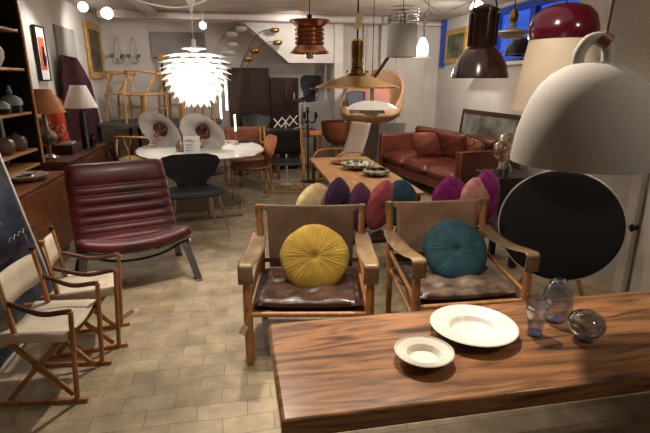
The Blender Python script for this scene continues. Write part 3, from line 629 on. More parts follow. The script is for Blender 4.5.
# ---------------------------------------------------------------- white table
tw = thing('dining_table', 'round white dining table with steel edge under the lit layered pendant', 'table', (-.48, 6.28, 0), R(8))
def sup(a, A, B, n=2.35): c, s = math.cos(a), math.sin(a); return (A*math.copysign(abs(c)**(2/n), c), B*math.copysign(abs(s)**(2/n), s))
op = [sup(2*PI*k/72, .79, .93) for k in range(72)]
ob('tabletop', MB().prism([(x*.995, y*.995) for x, y in op], .022, T(0, 0, .70)), LAMIN, tw, .004)
ob('edge_band', MB().tube([(x, y, .711) for x, y in op], .011, 6, closed=True), STEEL, tw)
for sy in (-1, 1):
    ob('pedestal', MB().rod((0, sy*.80, .02), (0, sy*.80, .70), .028), STEEL, tw)
    ob('foot', MB().bar((-.38, sy*.80, .022), (.38, sy*.80, .022), .05, .035), STEEL, tw, .006)
ob('beam', MB().rod((0, -.72, .66), (0, .72, .66), .02), STEEL, tw)
# enamel lamp shades lying on the table
def loose(loc, rot, label):
    t = thing('enamel_pendant_shade', label, 'lamp', loc, 0, 'white enamel lamp shades lying on the white table', rot)
    ob('lamp_shade', MB().lathe(shell([(.05, .09), (.12, .085), (.22, .05), (.30, 0)], .004), 44), WHITE, t)
    ob('inner_cone', MB().lathe(shell([(.10, .015), (.075, .075), (.05, .10)], .003), 28), mat('rosy_metal', (128, 84, 74), .35, .6, scale=5), t)
    ob('socket', MB().lathe([(0, -.12), (.02, -.12), (.03, -.09), (.034, -.04), (.03, .0), (.03, .07), (0, .07)], 20), mat('rosy_metal', (128, 84, 74)), t)
    for k in range(3):
        a = 2*PI*k/3+.4; ob('bracket', MB().tube([(.03*math.cos(a), .03*math.sin(a), 0), (.08*math.cos(a), .08*math.sin(a), -.02), (.1*math.cos(a), .1*math.sin(a), .02)], .004, 6), BLKM, t)
    return t
loose((-1.0, 6.48, .935), Vector((.42, .74, .50)).to_track_quat('Z', 'Y').to_euler(), 'white enamel lamp shade lying tipped open on the left side of the white table')
loose((-.44, 6.16, .925), Vector((.36, .74, .52)).to_track_quat('Z', 'Y').to_euler(), 'white enamel lamp shade tipped open behind the printed card on the white table')
dm = thing('bulb_socket', 'bronze bulb holder with a rod lying on the white table between the two shades', 'lamp part', (-.70, 6.02, .722))
ob('body', MB().lathe([(0, 0), (.05, 0), (.062, .04), (.055, .09), (.03, .13), (0, .135)], 24), mat('rosy_bronze', (150, 122, 108), .3, .6, scale=9), dm); ob('rod', MB().rod((.05, 0, .05), (.26, .0, .045), .009), BLKM, dm)
cd = thing('printed_card', 'white printed card standing on the white table', 'sign', (-.545, 5.80, .722), R(0)); ob('card', MB().box((0, 0, .105), (.19, .004, .21), (R(-4), 0, 0)), CARD, cd)
tx = MB()
for i, (z, w_) in enumerate(((.165, .08), (.15, .13), (.115, .10), (.10, .07), (.075, .09), (.06, .05), (.04, .08))): tx.box((-.02-(.13-w_)/4, -.004+(z-.105)*.07, z), (w_, .001, .006), (R(-4), 0, 0))
ob('print', tx, INK, cd)
for lab, x, y, h, zb, r_ in (('tallest lit white tube candle lamp on the white table', -.13, 6.78, .46, .30, .014), ('middle lit white tube candle lamp on the white table', -.21, 6.62, .40, .20, .012), ('short lit white tube candle lamp at the right of the three', -.03, 6.60, .26, .03, .011)):
    t = thing('tube_lamp', lab, 'lamp', (x, y, .722), 0, 'slim tube lamps on the white table')
    ob('base', MB().lathe([(0, 0), (.045, 0), (.045, .008), (.008, .012), (0, .012)], 20), STEEL, t)
    ob('stem', MB().rod((0, 0, .01), (0, 0, zb+.4*0+.16), .004), STEEL, t)
    ob('tube', MB().rod((0, 0, zb+.15), (0, 0, zb+.15+h*.85), r_), TUBEL, t)
tag(ob('black_case', MB().box((.08, 6.78, .742), (.16, .10, .036)), BLKL, None, .006), 'small flat black case on the right side of the white table', 'case')
tag(ob('black_pear', MB().lathe([(0, 0), (.035, 0), (.04, .03), (.03, .06), (.012, .09), (.006, .12), (0, .12)], 18, T(-.30, 7.0, .722)), BLKM, None), 'small black pear-shaped object behind the right enamel shade', 'ornament')

# ---------------------------------------------------------------- moulded shell chairs
def shell_chair(name, label, loc, rz, m, legm=CHROME, legs=True, ws=1):
    t = thing(name, label, 'chair', loc, rz)
    # seat: u across, v from front edge to back edge; back rises with a waist and wide shoulders
    prof = cr([(0, -.24, .425), (0, -.18, .448), (0, 0, .44), (0, .14, .445), (0, .20, .49), (0, .235, .60), (0, .265, .72), (0, .285, .80)], 5)
    n = len(prof)-1
    wid = [(0, .17), (.08, .205), (.25, .235), (.42, .19), (.52, .105), (.60, .115), (.75, .20), (.86, .235), (.95, .215), (1, .13)]
    def wd(v):
        for i in range(1, len(wid)):
            if v <= wid[i][0]:
                k = (v-wid[i-1][0])/(wid[i][0]-wid[i-1][0]); k = k*k*(3-2*k); return wid[i-1][1]+(wid[i][1]-wid[i-1][1])*k
        return wid[-1][1]
    def f(u, v):
        k = v*n; i = min(int(k), n-1); p = prof[i].lerp(prof[i+1], k-i); x = (u-.5)*2
        bend = .03*x*x
        return (x*wd(v)*ws, p.y-(bend*1.2 if v > .55 else 0), p.z+(bend*.6 if v < .5 else 0))
    ob('shell', MB().grid(f, 15, 44), m, t, solid=.011)
    if legs:
        for sx in (-1, 1):
            ob('leg', MB().tube(cr([(sx*.05, -.03, .425), (sx*.15*ws, -.12, .425), (sx*.185*ws, -.155, .40), (sx*.235*ws, -.23, 0)], 4), .0105, 8), legm, t)
            ob('leg', MB().tube(cr([(sx*.05, .03, .425), (sx*.15, .10, .425), (sx*.18, .13, .40), (sx*.225, .23, 0)], 4), .0105, 8), legm, t)
    return t
shell_chair('shell_chair', 'black shell chair with chrome legs in front of the white table', (-.49, 4.97, 0), R(8), BLACK, ws=1.36)
tc = shell_chair('shell_chair', 'tan brown shell chair pulled up to the right side of the white table', (.17, 6.10, 0), R(-78), mat('brown_shell_leather', (156, 102, 62), .4, c2=(126, 78, 46), scale=5)); tc.scale = (1.08, 1.08, 1.10)
tc = shell_chair('shell_chair', 'tall black shell chair behind the white table in front of the dark wardrobes', (.30, 8.14, .0), R(-5), BLKL); tc.scale = (1.15, 1.1, 1.27)
shell_chair('shell_chair', 'black shell chair at the far left side of the white table', (-1.40, 6.62, 0), R(100), BLKL)
# orange leather low chair behind the table
oc = thing('leather_sling_chair', 'orange tan leather sling chair with wooden frame behind the white table', 'armchair', (.12, 7.42, 0), R(12))
for sx in (-1, 1):
    for sy in (-1, 1): ob('leg', MB().rod((sx*.30, sy*.26, 0), (sx*.30, sy*.27, .62 if sy < 0 else .86), .017), OAK, oc)
    ob('armrest', MB().bar((sx*.30, -.30, .62), (sx*.30, .30, .62), .05, .02), OAK, oc, .006)
ob('back_sling', MB().grid(lambda u, v: ((u-.5)*.6, .27+.04*math.sin(PI*u), .86-.30*v), 10, 6), mat('orange_leather', (136, 82, 54), .45, c2=(110, 62, 40), scale=5), oc, solid=.008)
ob('seat', MB().box((0, 0, .40), (.58, .54, .05)), mat('orange_leather', (136, 82, 54)), oc, .02)

# artichoke pendant: five tiers of leaves
ar = thing('leaf_pendant', 'big lit white pendant of layered pointed leaves above the white table', 'lamp', (-.47, 6.2, 1.30))
leaf_m = mat('lit_white_leaf', (255, 246, 234), .4, emit=.9, scale=5)
tiers = [(.575, .10, .38), (.515, .14, .44), (.455, .20, .43), (.40, .22, .445), (.34, .24, .42), (.28, .25, .385), (.215, .24, .345), (.155, .21, .295), (.105, .16, .235), (.065, .09, .165)]
for ti, (z, r0, r1) in enumerate(tiers):
    mb = MB(); n = 12; ln = r1-r0; a0 = (ti % 2)*PI/n
    drop = .035+.010*ti
    for k in range(n):
        M = T(0, 0, 0, 0, 0, a0+2*PI*k/n)
        wb = 2*PI*r0/n*.55; wm = 2*PI*(r0+r1)/2/n*.50
        vs = [(r0, -wb, z), (r0, wb, z), ((r0+r1)/2+ln*.1, wm, z-drop*.45), (r1, 0, z-drop), ((r0+r1)/2+ln*.1, -wm, z-drop*.45), ((r0+r1)/2, 0, z-drop*.3+.008)]
        mb.add(vs, [(0, 1, 5), (1, 2, 5), (2, 3, 5), (3, 4, 5), (4, 0, 5)], M)
    ob('leaf_tier', mb, leaf_m, ar, solid=.0025, sharp=30)
ob('frame', MB().rod((0, 0, .02), (0, 0, .66), .02), CHROME, ar)
ob('neck', MB().lathe([(0, .74), (.024, .74), (.026, .66), (.03, .655), (.13, .645), (.15, .632), (.14, .628), (.07, .62), (.03, .60), (0, .6)], 28), WHITE, ar)
ob('bulb', MB().lathe([(0, .25), (.04, .27), (.055, .32), (.04, .38), (.02, .42), (0, .42)], 20), GLOW, ar)
ob('cord', MB().rod((0, 0, .74), (0, 0, 1.18), .004), WHITE, ar)
ob('ceiling_cup', MB().lathe([(0, 1.02), (.010, 1.02), (.03, 1.12), (.09, 1.26), (.10, 1.298), (0, 1.298)], 28), WHITE, ar)
for z_, e_ in ((.47, 22), (.33, 30), (.18, 20)):
    l = lamp('POINT', (-.47, 6.2, 1.28+z_), e_*1.3, size=.05, color=(1, .9, .78), name='pendant_light')

# ---------------------------------------------------------------- teak coffee table with dishes, sofa
ct = thing('teak_coffee_table', 'long light teak coffee table in front of the cognac leather sofa', 'table', (1.39, 5.46, 0), R(-1))
ob('tabletop', MB().box((0, 0, .485), (.84, 2.36, .03)), TEAK, ct, .005)
ob('apron', MB().box((-.37, 0, .44), (.02, 2.2, .06)).box((.37, 0, .44), (.02, 2.2, .06)).box((0, -1.12, .44), (.76, .02, .06)).box((0, 1.12, .44), (.76, .02, .06)), TEAK, ct, .003)
for sx in (-1, 1):
    for sy in (-1, 1): ob('leg', MB().box((sx*.37, sy*1.12, .235), (.045, .045, .47)), TEAKC, ct, .004)
def bowl(name, label, cat, loc, r, h, m, rz=0, sx=1): 
    o = ob(name, MB().lathe([(0, 0), (r*.6, 0), (r*.7, .008), (r*.97, h*.45), (r, h*.62), (r*.93, h*.9), (r*.8, h), (r*.78, h*.96), (r*.9, h*.6), (r*.5, .014), (0, .012)] if 'silver' in label else [(0, 0), (r*.45, 0), (r*.5, .006), (r*.85, h*.55), (r, h), (r-.006, h+.002), (r*.8, h*.55), (r*.4, .014), (0, .012)], 40, None, sx), m, None, sharp=70); o.location = loc; o.rotation_euler = (0, 0, rz); return tag(o, label, cat)
bowl('wooden_tray', 'flat oval wooden tray at the far end of the teak coffee table', 'tray', (1.46, 6.08, .502), .20, .02, mat('dark_teak', (120, 70, 40), .45, c2=(90, 50, 28), scale=5), 0, 1.35)
def patt(name):
    m = mat(name, (190, 196, 178), .3, c2=(64, 66, 50), scale=26, lo=.46, hi=.54, detail=1); return m
bowl('patterned_bowl', 'wide pale green bowl with dark dotted pattern, middle of the teak coffee table', 'bowl', (1.46, 5.66, .502), .22, .07, patt('spotted_glaze'))
bowl('patterned_bowl', 'low silver grey bowl with brown spots, nearest on the teak coffee table', 'bowl', (1.56, 5.20, .502), .165, .075, mat('silver_glaze', (176, 172, 164), .2, .4, c2=(78, 62, 46), scale=16, lo=.44, hi=.56, detail=2))

so = thing('leather_sofa', 'cognac leather sofa with box arms along the right wall', 'sofa', (2.94, 6.54, 0), R(8.5))
# local: long axis Y, faces -X ; width .88 in X
ob('base', MB().box((.0, 0, .21), (.84, 2.16, .14)), SOFAL, so, .02)
for y in (-1, 1):
    a = ob('arm', MB().box((0, y*1.12, .425), (.90, .12, .59)), SOFAL, so, .03)
    ob('piping', MB().tube([(-.45, y*1.12-.055, .16), (-.45, y*1.12-.055, .715), (-.45, y*1.12+.055, .715), (-.45, y*1.12+.055, .16)], .007, 6).tube([(-.44, y*1.12-.058, .718), (.44, y*1.12-.058, .718)], .007, 6), mat('sofa_piping', (166, 84, 54), .4, scale=5), a)
ob('back', MB().box((.39, 0, .46), (.12, 2.12, .60)), SOFAL, so, .03)
def padbox(c, d, puff, M=None, n=20, wr=.004, pw=8):
    mb = MB()
    for s_ in (1, -1):
        def f(u, v):
            x = (u-.5)*2; y = (v-.5)*2; e = max(0, 1-abs(x)**pw)**.35*max(0, 1-abs(y)**pw)**.35
            if pw < 5: k_ = 1-.12*x*x*y*y; x *= k_; y *= k_
            p = (1-x*x*.8)*(1-y*y*.8)*puff; return (c[0]+x*d[0]/2, c[1]+y*d[1]/2, c[2]+s_*(d[2]/2*e+p)+wr*math.sin(9*x+5*y*s_)*e)
        mb.grid(f, n, n, M)
    return mb
for y in (-.70, 0, .70):
    ob('seat_cushion', padbox((-.08, y, .36), (.78, .69, .15), .02), SOFAL, so, sharp=80)
    ob('back_cushion', padbox((0, 0, 0), (.42, .68, .15), .03, T(.23, y, .64, 0, R(76), 0)), SOFAL, so, sharp=80)
for x in (-.38, .38):
    for y in (-1.08, 1.08): ob('leg', MB().rod((x, y, .0), (x, y, .15), .02), DKWOOD, so)
sc = ob('throw_pillow', padbox((0, 0, 0), (.46, .42, .04), .07, pw=2.3), SOFAC, None, sharp=80); sc.location = (2.80, 6.72, .64); sc.rotation_euler = (R(-10), R(62), R(35))
tag(sc, 'terracotta throw pillow leaning in the middle of the cognac sofa', 'pillow')
sc = ob('throw_pillow', padbox((0, 0, 0), (.40, .44, .05), .05), mat('brown_floral_fabric', (150, 104, 64), .8, c2=(88, 46, 28), scale=18, lo=.45, hi=.55), None, sharp=80); sc.location = (3.12, 5.72, .66); sc.rotation_euler = (R(8), R(66), R(8))
tag(sc, 'brown patterned throw pillow at the near end of the cognac sofa', 'pillow')

# globe bulb lamps on a dark stand at the near end of the sofa
sd = thing('side_cabinet', 'small dark cabinet beside the sofa carrying the amber globe bulbs', 'cabinet', (2.82, 4.55, 0)); ob('body', MB().box((0, 0, .30), (.42, .5, .56)), DKWOOD, sd, .006); ob('top', MB().box((0, 0, .592), (.46, .54, .025)), DKWOOD, sd, .004); ob('drawer', MB().box((-.215, 0, .42), (.012, .42, .2)), DKROSE, sd, .003)
for lab, x, y, h in (('amber glass globe bulb on a clear glass base, the front one of two', 2.725, 4.52, .12), ('amber glass globe bulb on a glass base, behind and right of the front one', 2.84, 4.62, .19)):
    t = thing('globe_bulb_lamp', lab, 'lamp', (x, y, .606)); ob('base', MB().lathe([(0, 0), (.05, 0), (.05, h*.45), (.03, h*.5), (0, h*.5)], 20), mat('dark_glass', (46, 50, 54), .1, .3, scale=12, c2=(120, 122, 120)), t)
    ob('socket', MB().lathe([(0, h*.5), (.028, h*.5), (.022, h), (0, h)], 18), WHITE, t); ob('bulb', MB().lathe([(.02, h), (.035, h+.02), (.085, h+.075), (.10, h+.135), (.085, h+.195), (.045, h+.23), (0, h+.24)], 28), AMBER, t, sharp=80)
    ob('filament', MB().tube([(0, 0, h), (.02, 0, h+.08), (-.02, 0, h+.14), (.02, 0, h+.16), (0, 0, h+.1)], .003, 5), BRASS, t)

dc = thing('glass_decanter', 'small clear glass decanter beside the amber globe bulbs on the dark cabinet', 'decanter', (2.70, 4.36, .606)); ob('body', MB().lathe([(.04, .002), (.045, .01), (.045, .10), (.02, .13), (.018, .17), (.024, .18)], 24), GLASSG, dc); ob('stopper', MB().lathe([(0, .165), (.014, .17), (.02, .20), (.012, .22), (0, .225)], 14), GLASSC, dc)

# ---------------------------------------------------------------- radiator, woven lounge chair, bowl chair
rd = thing('radiator', 'old white cast iron radiator on the back wall behind the sofa', 'radiator', (2.62, 8.60, 0))
for k in range(12): ob('column', MB().tube([(-.44+k*.08, 0, .12), (-.44+k*.08, 0, .80)], .027, 8, flat=2.2), mat('radiator_paint', (150, 144, 134), .5, scale=5), rd)
for z in (.16, .77): ob('header', MB().rod((-.5, 0, z), (.5, 0, z), .022), mat('radiator_paint', (150, 144, 134)), rd)
for x in (-.4, .4): ob('foot', MB().box((x, 0, .06), (.04, .1, .12)), mat('radiator_paint', (150, 144, 134)), rd)
wl = thing('bentwood_lounge_chair', 'bentwood lounge chair with pale grey woven back at the far end of the coffee table', 'armchair', (1.56, 7.2, 0), R(-62)); wl.scale = (.9, .9, .93)
web = mat('woven_grey', (176, 158, 140), .85, c2=(146, 130, 114), scale=70, bump=.5, bscale=90)
ob('back', MB().grid(lambda u, v: ((u-.5)*.5, .18+.30*v+.04*math.sin(PI*v), .34+.66*v), 8, 12), web, wl, solid=.03)
ob('seat', MB().grid(lambda u, v: ((u-.5)*.5, -.36+.54*v, .40-.06*v+.02*math.sin(PI*v)), 8, 8), web, wl, solid=.03)
for sx in (-1, 1):
    ob('arm_frame', MB().tube(cr([(sx*.29, .35, .02), (sx*.29, -.25, .02), (sx*.29, -.38, .12), (sx*.29, -.36, .42), (sx*.29, -.25, .54), (sx*.29, .05, .55), (sx*.29, .30, .52)], 5), .022, 8, flat=.6), mat('bent_birch', (176, 120, 70), .4, c2=(150, 98, 54), scale=6), wl)
ob('back_crossbar', MB().rod((-.28, .30, .5), (.28, .30, .5), .012), OAK, wl)
bc = thing('leather_bowl_chair', 'brown moulded leather bowl chair behind the woven lounge chair', 'armchair', (1.72, 8.0, 0), R(-30))
ob('shell', MB().lathe(shell([(.10, .50), (.22, .56), (.30, .70), (.32, .90)], .02), 36), mat('brown_bowl_leather', (134, 78, 46), .4, c2=(100, 54, 32), scale=5), bc)
ob('column', MB().rod((0, 0, .03), (0, 0, .52), .025), CHROME, bc); ob('base_star', MB().bar((-.28, 0, .02), (.28, 0, .02), .04, .03).bar((0, -.28, .02), (0, .28, .02), .04, .03), CHROME, bc, .004)

# beige hanging shell chair with cushions, black strap
hc = thing('hanging_shell_chair', 'beige felt shell chair hung high at the back behind the brass pendant', 'armchair', (2.22, 7.80, 1.02), R(-42))
BEI = mat('beige_felt', (206, 166, 130), .85, c2=(192, 152, 116), scale=20)
def hsh(u, v):
    a = PI*(u-.5)*1.75; rr = .54
    top = .14+.60*max(0, math.cos(a*.8))**1.1
    z = -.10+(top+.10)*v; r = rr*(math.sin(min(1, .25+v*1.3)*PI/2))*(1-.06*v)
    return (r*math.sin(a)*1.02, r*math.cos(a)*.85, z)
ob('shell', MB().grid(hsh, 34, 16), BEI, hc, solid=.035, sharp=80)
ob('seat_pan', MB().lathe([(0, -.14), (.30, -.12), (.48, -.02), (.51, .02), (.3, .04), (0, .05)], 36, None, 1, .88), BEI, hc)
ob('strap', MB().bar((-.10, .30, .60), (.16, .26, .92), .07, .02).bar((.16, .26, .92), (.16, .26, 1.575), .05, .02), BLKL, hc)
o = ob('scatter_cushion', padbox((0, 0, 0), (.42, .40, .04), .06, pw=2.6), mat('grey_blue_fabric', (92, 96, 110), .85, scale=20), None, sharp=80); o.location = (1.98, 7.78, 1.22); o.rotation_euler = (R(68), 0, R(22)); tag(o, 'grey blue cushion in the left half of the beige shell chair', 'cushion')
o = ob('scatter_cushion', padbox((0, 0, 0), (.42, .40, .04), .06, pw=2.6), mat('salmon_fabric', (206, 142, 124), .85, scale=20), None, sharp=80); o.location = (2.30, 7.72, 1.29); o.rotation_euler = (R(72), 0, R(-12)); tag(o, 'salmon pink cushion in the beige shell chair', 'cushion')

# ---------------------------------------------------------------- middle back: dark cabinets, table, office chair, candelabrum, folding chair
for lab, x0, x1, z1 in (('tall dark rosewood wardrobe, taller left one of the two at the back', -.12, .58, 1.78), ('dark rosewood wardrobe, lower right one of the two at the back', .59, 1.09, 1.62)):
    t = thing('wardrobe', lab, 'wardrobe', ((x0+x1)/2, 8.78, 0)); w_ = x1-x0
    ob('body', MB().box((0, 0, z1/2+.02), (w_, .5, z1-.04)), DKROSE, t, .004)
    for sx in (-1, 1): ob('door', MB().box((sx*w_/4, -.255, z1/2+.02), (w_/2-.006, .016, z1-.12)), DKROSE, t, .003)
    ob('plinth', MB().box((0, .02, .02), (w_-.06, .44, .04)), BLKM, t)
bt = thing('work_table', 'low teak table at the back carrying the black swivel chair', 'table', (.98, 7.95, 0)); ob('tabletop', MB().box((0, 0, .70), (.78, .66, .03)), TEAKC, bt, .004)
for sx in (-1, 1):
    for sy in (-1, 1): ob('leg', MB().box((sx*.35, sy*.28, .343), (.045, .045, .685)), TEAKC, bt)
sw = thing('swivel_chair', 'black moulded swivel office chair with star base standing on the teak table', 'chair', (1.08, 8.0, .716), R(-48))
tmp = shell_chair('shell_tmp', '', 'chair', (0, 0, 0), 0, BLKL, legs=False) if False else None
def swf(prof, wid, hgt=0):
    n = len(prof)-1
    def f(u, v):
        k = v*n; i = min(int(k), n-1); p = prof[i].lerp(prof[i+1], k-i); x = (u-.5)*2
        for j in range(1, len(wid)):
            if v <= wid[j][0]: q = (v-wid[j-1][0])/(wid[j][0]-wid[j-1][0]); q = q*q*(3-2*q); w_ = wid[j-1][1]+(wid[j][1]-wid[j-1][1])*q; break
        return (x*w_, p.y-(.035*x*x if v > .55 else 0), p.z+(.018*x*x if v < .5 else 0))
    return f
ob('shell', MB().grid(swf(cr([(0, -.24, .505), (0, -.1, .53), (0, .14, .525), (0, .20, .57), (0, .235, .69), (0, .27, .83), (0, .29, .94)], 5), [(0, .17), (.08, .205), (.25, .235), (.42, .19), (.52, .12), (.60, .13), (.75, .205), (.88, .24), (.96, .22), (1, .14)]), 15, 44), BLKL, sw, solid=.02)
for sx in (-1, 1): ob('armrest', MB().tube(cr([(sx*.08, .02, .51), (sx*.24, .08, .55), (sx*.27, .10, .70), (sx*.26, -.10, .73)], 4), .011, 8), CHROME, sw)
ob('column', MB().rod((0, 0, .05), (0, 0, .52), .022), CHROME, sw)
for k in range(5): a = 2*PI*k/5; ob('base_arm', MB().rod((0, 0, .10), (.25*math.cos(a), .25*math.sin(a), .045), .014, .010).lathe([(0, 0), (.02, 0), (.02, .04), (0, .04)], 10, T(.25*math.cos(a), .25*math.sin(a), 0)), CHROME, sw)
cn = thing('candelabrum', 'black multi-armed candelabrum in front of the black swivel chair', 'candelabrum', (1.08, 7.38, 0))
ob('stem', MB().rod((0, 0, 0), (0, 0, 1.10), .013).lathe([(0, 0), (.13, 0), (.13, .012), (.02, .03), (0, .03)], 24), BLKM, cn)
for k in range(5):
    a = 2*PI*k/5+.5; c, s_ = math.cos(a), math.sin(a)
    ob('arm', MB().tube(cr([(0, 0, .98), (.06*c, .06*s_, .94), (.13*c, .13*s_, .95), (.16*c, .16*s_, 1.03)], 5), .008, 6).lathe([(0, 0), (.03, 0), (.035, .012), (.018, .02), (.02, .07), (0, .07)], 14, T(.16*c, .16*s_, 1.02)), BLKM, cn)
ob('top_cup', MB().lathe([(0, 1.09), (.03, 1.09), (.035, 1.11), (.018, 1.12), (.02, 1.17), (0, 1.17)], 14), BLKM, cn)
tag(ob('orange_box', MB().box((1.24, 7.70, .743), (.18, .11, .055), (0, 0, .1)), mat('orange_card', (220, 130, 60), .7, scale=5), None, .004), 'flat orange box on the teak table right of the candelabrum', 'box')

fc_ = thing('folding_safari_chair', 'folding wooden chair with black leather back and seat, facing away left of the coffee table', 'chair', (.66, 6.85, 0), R(170))
for sx in (-1, 1):
    ob('back_post', MB().rod((sx*.27, .10, .0), (sx*.25, .30, .96), .015), OAK, fc_); ob('front_leg', MB().rod((sx*.27, .26, .0), (sx*.27, -.24, .48), .015), OAK, fc_)
    ob('armrest', MB().bar((sx*.27, .20, .60), (sx*.27, -.22, .56), .035, .018), OAK, fc_, .004); ob('arm_post', MB().rod((sx*.27, -.20, .56), (sx*.27, -.22, .42), .012), OAK, fc_)
ob('back_panel', MB().grid(lambda u, v: ((u-.5)*.50, .29-.085*v+.02*math.sin(PI*u), .93-.36*v), 8, 6), BLKL, fc_, solid=.008)
ob('seat_panel', MB().grid(lambda u, v: ((u-.5)*.50, -.22+.44*v, .46-.04*v-.02*math.sin(PI*u)), 8, 6), BLKL, fc_, solid=.008)
ob('foot_rail', MB().rod((-.27, .10, .03), (.27, .10, .03), .012).rod((-.27, .26, .03), (.27, .26, .03), .012), OAK, fc_)
cr_ = thing('expanding_coat_rack', 'white zigzag expanding rack standing behind the black folding chair', 'rack', (.70, 7.22, 0))
xr = MB()
for k in range(3):
    x0 = -.16+k*.12
    xr.bar((x0, 0, .88+.02*k), (x0+.12, 0, 1.02+.02*k), .014, .008, up=(0, 1, 0)).bar((x0, .008, 1.02+.02*k), (x0+.12, .008, .88+.02*k), .014, .008, up=(0, 1, 0))
ob('lattice', xr, WHITE, cr_); ob('post', MB().rod((.02, .02, 0), (.02, .02, .97), .01).lathe([(0, 0), (.1, 0), (.1, .01), (0, .015)], 20), WHITE, cr_)

# pole lamp with a wooden disc, arc floor lamps
pl = thing('floor_lamp', 'dark floor lamp with round wooden disc head behind the raised wishbone chairs', 'lamp', (-1.24, 8.95, 0)); ob('pole', MB().rod((0, 0, 0), (0, 0, 1.96), .024), BLKM, pl); ob('base', MB().lathe([(0, 0), (.12, 0), (.12, .02), (0, .025)], 24), BLKM, pl); ob('disc_head', MB().lathe([(0, 0), (.06, 0), (.068, .012), (.06, .024), (0, .024)], 30, T(0, -.0, 1.96, PI/2*.85, 0, 0)), OAK, pl)
def arc_lamp(loc, label, heads, m, hm, r_):
    t = thing('arc_floor_lamp', label, 'lamp', loc); ob('base', MB().lathe([(0, 0), (.16, 0), (.16, .02), (.03, .035), (0, .035)], 28), m, t)
    for (x, z) in heads:
        a = ob('arm', MB().tube(bez((0, 0, .03), (-.02, 0, z*.72), (x*.35, 0, z*1.03), (x, 0, z+.01), 16), .007, 6), m, t)
        ob('lamp_head', MB().lathe([(0, 0), (r_*.7, .0), (r_, .03), (r_, .05), (r_*.8, .07), (0, .078)], 24, T(x+.02, 0, z-.04)), hm, a)
    return t
arc_lamp((-.44, 8.3, 0), 'arc floor lamp with five frosted glass heads behind the lit white pendant', [(.56, 2.38), (.40, 2.29), (.40, 2.13), (.34, 2.0), (.30, 1.86)], DSTEEL, mat('frosted_glass', (214, 206, 198), .5, trans=.3, scale=5), .095)
arc_lamp((0.0, 8.25, 0), 'arc floor lamp with four brass heads in front of the dark wardrobes', [(.66, 2.36), (.70, 2.17), (.32, 2.04), (.20, 1.91)], mat('aged_brass', (110, 88, 60), .35, .8, scale=6), BRASS, .08)

# ---------------------------------------------------------------- pendants
def cord(t, z0, z1, m=BLKM, r=.004): ob('cord', MB().rod((0, 0, z0), (0, 0, z1), r), m, t)
def tagpaper(t, z, x=-.02, m=PAPER): ob('paper_tag', MB().box((x, -.02, z), (.045, .003, .10), (0, R(18), 0)), m, t)
CO = 2.6
# grey bell
bl = thing('bell_pendant', 'huge matte grey bell pendant with a loop handle, in the right foreground', 'lamp', (1.352, 1.665, 1.238))
ob('bell', MB().lathe(shell([(0.266, 0.000), (0.263, 0.048), (0.253, 0.124), (0.237, 0.181), (0.216, 0.244), (0.185, 0.301), (0.146, 0.342), (0.098, 0.371), (0.058, 0.382), (0.012, 0.386)], .008), 72), BELLG, bl, sharp=60)
hp = cr([(-.062, 0, .372), (-.058, 0, .42), (-.032, 0, .462), (.008, 0, .468), (.034, 0, .435), (.042, 0, .372)], 6)
h = ob('loop_handle', MB().tube(hp, .022, 14), BELLG, bl); h.rotation_euler = (0, 0, R(-25))
ob('leather_sleeve', MB().lathe([(.024, -.02), (.029, -.02), (.029, .02), (.024, .02), (.024, -.02)], 20, T(.018, -.008, .462, 0, R(125), R(-25))), BROWNL, bl)
ob('cord', MB().rod((.022, -.010, .48), (.050, -.03, 1.355), .006), BROWNL, bl)
ob('bulb', MB().lathe([(0, .10), (.04, .12), (.05, .17), (.03, .24), (.02, .3), (0, .3)], 20), WHITE, bl)
# burgundy and cream pendant
bp_ = thing('dome_pendant', 'burgundy dome pendant with a cream conical shade behind the grey bell', 'lamp', (1.885, 2.62, 1.385))
ob('dome', MB().lathe(shell([(.182, .40), (.190, .43), (.187, .47), (.168, .53), (.13, .572), (.07, .592), (.01, .597)], .005), 56), BURG, bp_)
ob('lamp_shade', MB().lathe(shell([(.243, 0), (.178, .40)], .004), 56), CREAMS, bp_)
cord(bp_, .59, CO-1.39)
gp = thing('disc_pendant', 'grey metal disc pendant cut by the top edge above the burgundy dome', 'lamp', (2.13, 3.0, 2.08)); ob('shade', MB().lathe(shell([(.17, 0), (.165, .012), (.05, .05), (.02, .06)], .004), 40), GREYM, gp); cord(gp, .06, CO-2.08)
hp_ = thing('disc_pendant', 'small worn metal saucer pendant left of the burgundy dome in front of the window', 'lamp', (2.12, 3.55, 1.89)); ob('shade', MB().lathe(shell([(.15, .02), (.145, .03), (.10, .035), (.03, .06), (.02, .11)], .004), 36), GREYM, hp_); ob('glass_dish', MB().lathe([(0, -.025), (.07, -.02), (.10, .015), (.10, .03), (0, .03)], 30), mat('milky_glass', (200, 190, 176), .3, scale=5), hp_); ob('socket', MB().lathe([(0, .10), (.03, .10), (.035, .15), (.02, .19), (0, .19)], 20), BRASS, hp_); cord(hp_, .19, CO-1.89)
wp_ = thing('white_pendant', 'pale enamel pendant partly hidden behind the right side of the grey bell', 'lamp', (2.60, 2.44, 1.42)); ob('shade', MB().lathe(shell([(.22, .0), (.20, .10), (.12, .17), (.04, .20)], .004), 48), CREAMS, wp_); cord(wp_, .20, CO-1.42)
